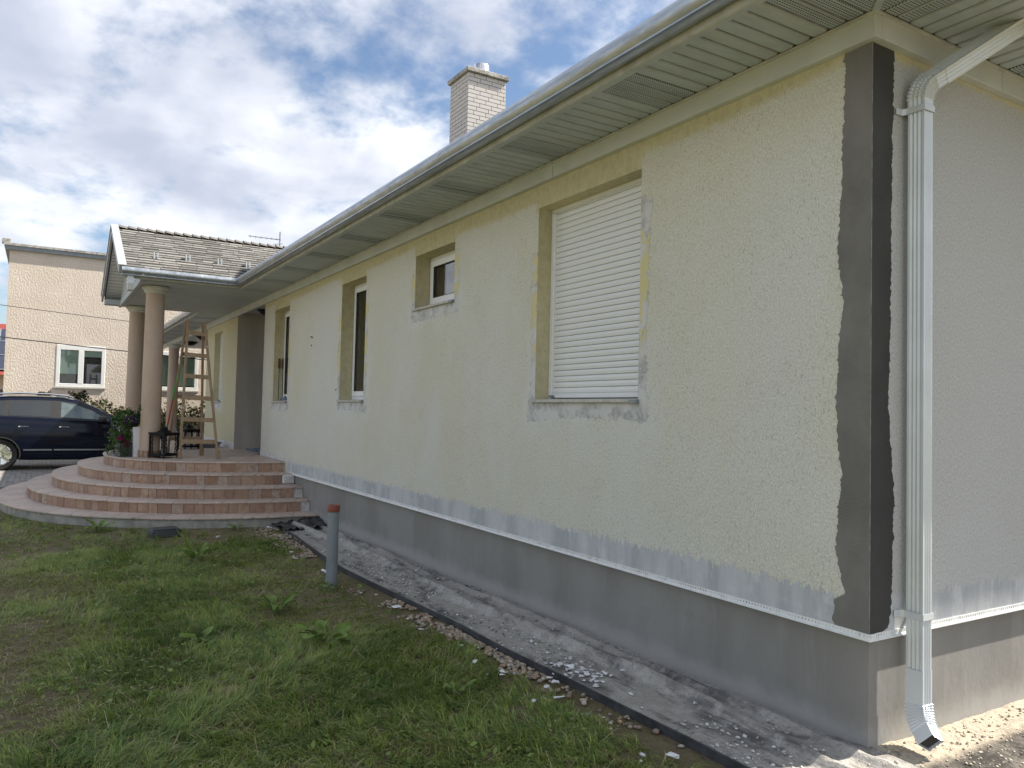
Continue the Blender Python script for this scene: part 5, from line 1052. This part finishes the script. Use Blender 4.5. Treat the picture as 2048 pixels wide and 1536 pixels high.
ST = [(-2.32,0.50,0.92,0.96,0.80),(-2.25,0.40,1.05,1.20,0.86),(-2.12,0.34,1.20,1.46,0.90),(-1.9,0.30,1.27,1.66,0.925),(-1.6,0.27,1.285,1.74,0.94),(-1.2,0.25,1.28,1.775,0.945),(-0.7,0.24,1.265,1.785,0.945),(-0.2,0.24,1.245,1.775,0.945),(0.15,0.24,1.23,1.72,0.945),(0.5,0.24,1.215,1.59,0.945),(0.85,0.24,1.20,1.40,0.94),(1.08,0.24,1.185,1.265,0.935),(1.16,0.25,1.165,1.215,0.93),(1.5,0.26,1.09,1.16,0.92),(1.85,0.28,1.00,1.08,0.89),(2.1,0.33,0.88,0.97,0.82),(2.25,0.42,0.70,0.78,0.70)]
def sect(s):
    y, lo, be, top, w = s; g_ = (top-be); wr = w*(0.70 if g_ > 0.3 else 0.70+(0.3-g_)*0.55)
    return [(0,y,lo),(w*0.86,y,lo),(w*0.96,y,lo+0.05),(w*0.985,y,lo+(be-lo)*0.25),(w,y,lo+(be-lo)*0.55),(w*0.99,y,lo+(be-lo)*0.80),(w*0.955,y,be-0.03),(w*0.925,y,be),(wr+0.045*min(1,g_/0.3),y,top-0.10*min(1,g_/0.4)),(wr-0.03,y,top-0.03*min(1,g_/0.4)),(wr*0.6,y,top-0.004),(0,y,top)]
def surf(y, t):                                       # point on the side glass plane, t 0 belt .. 1 roof edge
    ys = [s[0] for s in ST]; S = [np.interp(y, ys, [s[k] for s in ST]) for k in range(5)]; q = sect(S); a, b = Vector(q[7]), Vector(q[8]); return a.lerp(b, t)
m = MB(); ns = len(ST); secs = [sect(s) for s in ST]; npt = len(secs[0]); vs_ = []
for q in secs: vs_ += q + [(-p[0],p[1],p[2]) for p in q[1:-1]][::-1]
nr = 2*npt-2; fs_ = []
for i in range(ns-1):
    for k in range(nr): fs_.append((i*nr+k, i*nr+(k+1)%nr, (i+1)*nr+(k+1)%nr, (i+1)*nr+k))
fs_ += [tuple(range(nr))[::-1], tuple((ns-1)*nr+k for k in range(nr))]
body = m.add(vs_, fs_).build('body', M_PAINT, car, smooth=True, angle=28)
# wheel arches cut out of the body
cut = MB()
for wy in (-1.35,1.35):
    for sx_ in (-1,1): cut.sweep([(0.40*math.cos(a),0.40*math.sin(a)) for a in np.linspace(0,2*math.pi,28,endpoint=False)],[((sx_*0.60,wy,0.37),(0,1,0),(0,0,1)),((sx_*1.1,wy,0.37),(0,1,0),(0,0,1))])
cu = cut.build('cutter', M_TRIM); cu.location = car.location
bpy.context.view_layer.update()
bo = body.modifiers.new('arches','BOOLEAN'); bo.object = cu; bo.operation = 'DIFFERENCE'; bo.solver = 'EXACT'
dg = bpy.context.evaluated_depsgraph_get(); me = bpy.data.meshes.new_from_object(body.evaluated_get(dg)); body.modifiers.clear(); body.data = me; bpy.data.objects.remove(cu)
if len(me.materials) == 0: me.materials.append(M_PAINT)
def glass(y0, y1, top, name, mat, off=0.007, t0=0.05, inset=None, n=14):
    for sx_ in (1,-1):
        m = MB(); vs_ = []
        for k in range(n+1):
            y = y0+(y1-y0)*k/n; tt = top(y)
            for t in (t0, tt): p = surf(y,t); vs_.append((sx_*(p.x+off), y, p.z))
        m.add(vs_, [(2*k,2*k+2,2*k+3,2*k+1) for k in range(n)]).build(name, mat, car, smooth=True)
def lin(pts_): return lambda y: float(np.interp(y,[p[0] for p in pts_],[p[1] for p in pts_]))
glass(-1.95,1.02, lin([(-1.95,0.10),(-1.5,0.93),(0.2,0.97),(0.6,0.95),(1.02,0.4)]), 'window_surround', M_TRIM, 0.003, 0.0, n=30)
glass(-1.20,-0.36, lin([(-1.20,0.40),(-1.10,0.86),(-0.36,0.90)]), 'rear_door_glass', M_CARGLASS)
glass(-0.14,0.88, lin([(-0.14,0.90),(0.2,0.88),(0.55,0.82),(0.88,0.20)]), 'front_door_glass', M_FRONTGLASS)
glass(-1.86,-1.32, lin([(-1.86,0.12),(-1.45,0.82),(-1.32,0.84)]), 'quarter_glass', M_CARGLASS)
# windscreen
m = MB(); vs_ = []
for k, s in enumerate(ST[8:12]):
    q = sect(s); e = Vector(q[9]); c_ = Vector(q[11])
    for x_ in np.linspace(-1,1,9): vs_.append((e.x*0.93*x_, s[0]+0.004, (c_.z*(1-x_*x_)+e.z*x_*x_)+0.006))
m.add(vs_, [(r_*9+k,r_*9+k+1,r_*9+10+k,r_*9+9+k) for r_ in range(3) for k in range(8)]).build('windscreen', M_CARGLASS, car, smooth=True)
def side_strip(y0, y1, z0, z1, off, name, mat, sides=(1,-1)):
    ys = [s[0] for s in ST]
    for sx_ in sides:
        m = MB(); vs_ = []; n = 12
        for k in range(n+1):
            y = y0+(y1-y0)*k/n; S = [np.interp(y, ys, [s[j] for s in ST]) for j in range(5)]; q = sect(S)
            for z in (z0,z1):
                zz_ = [p[2] for p in q[1:8]]; xx_ = [p[0] for p in q[1:8]]; vs_.append((sx_*(np.interp(z,zz_,xx_)+off),y,z)); vs_.append((sx_*(np.interp(z,zz_,xx_)-0.01),y,z))
        fs_ = []
        for k in range(n): a = 4*k; fs_ += [(a,a+4,a+6,a+2),(a,a+1,a+5,a+4),(a+2,a+6,a+7,a+3)]
        fs_ += [(0,2,3,1),(4*n,4*n+1,4*n+3,4*n+2)]; m.add(vs_,fs_).build(name, mat, car)
side_strip(-0.88,-0.30,0.47,0.505,0.012,'door_trim',M_CHROME,(1,-1)); side_strip(-0.26,0.86,0.47,0.505,0.012,'door_trim',M_CHROME,(1,-1))
side_strip(-0.92,0.90,0.245,0.40,0.006,'sill_trim',M_TRIM)
for y in (-0.275,0.90,-1.02): side_strip(y-0.004,y+0.004,0.42,1.22,0.0015,'door_gap',M_GAP)
for y in (-0.17,-1.02+0.02):
    for sx_ in (1,-1):
        MB().sweep([(-0.012,-0.012),(0.012,-0.012),(0.016,0.012),(-0.008,0.012)],[((sx_*0.945,y,1.035),(sx_,0,0),(0,0,1)),((sx_*0.972,y+0.04,1.04),(sx_,0,0),(0,0,1)),((sx_*0.972,y+0.17,1.04),(sx_,0,0),(0,0,1)),((sx_*0.945,y+0.21,1.035),(sx_,0,0),(0,0,1))]).build('door_handle', M_CHROME, car)
for sx_ in (1,-1):
    q = MB().lathe([(0.02,-0.10),(0.075,-0.085),(0.09,-0.02),(0.085,0.06),(0.04,0.09)],14).build('mirror', M_BLACKPL, car, smooth=True, angle=60); q.location = (sx_*1.05,0.74,1.24); q.rotation_euler = (R(90),0,0); q.scale = (1.2,0.9,1.0)
    MB().sweep([(-0.03,-0.02),(0.03,-0.02),(0.03,0.02),(-0.03,0.02)],[((sx_*0.90,0.80,1.19),(0,1,0),(0,0,1)),((sx_*1.02,0.76,1.22),(0,1,0),(0,0,1))]).build('mirror_arm', M_BLACKPL, car)
    pr = [(sx_*0.66,y,z) for y, z in ((-1.7,1.735),(-1.6,1.79),(-1.0,1.825),(-0.4,1.82),(0.0,1.785),(0.12,1.745))]; MB().tube(pr,0.017,8).build('roof_rail', M_CHROME, car, smooth=True, angle=60)
tyre = MB().lathe([(0.25,-0.10),(0.34,-0.115),(0.365,-0.09),(0.37,0.0),(0.365,0.09),(0.34,0.115),(0.25,0.10)],36,caps=False).mesh('tyre', M_TYRE, True, 0, 50)
rim = MB().lathe([(0.02,0.085),(0.06,0.09),(0.07,0.05),(0.225,0.06),(0.25,0.10),(0.26,0.10),(0.26,-0.08)],30)
for k in range(7):
    a = 2*math.pi*k/7; d = Vector((math.cos(a),math.sin(a),0)); s_ = Vector((-d.y,d.x,0)); rim.sweep([(-0.028,0.0),(0.028,0.0),(0.022,0.022),(-0.022,0.022)],[(d*0.05+Vector((0,0,0.075)),s_,Vector((0,0,1))),(d*0.25+Vector((0,0,0.075)),s_*1.25,Vector((0,0,1)))])
rim_me = rim.mesh('rim', M_CHROME, True, 0, 40)
for wy in (-1.35,1.35):
    for sx_ in (1,-1):
        w = inst('wheel', tyre, car, (sx_*0.83,wy,0.372), (0,sx_*math.pi/2,0)); inst('rim', rim_me, w)
        MB().sweep([(0.0,0.0),(0.028,0.0),(0.028,0.03),(0.0,0.03)],[((sx_*0.925,wy+0.395*math.cos(a),0.372+0.395*math.sin(a)),(0,math.cos(a),math.sin(a)),(sx_,0,0)) for a in np.linspace(-0.25,math.pi+0.25,22)]).build('arch_trim', M_TRIM, car)
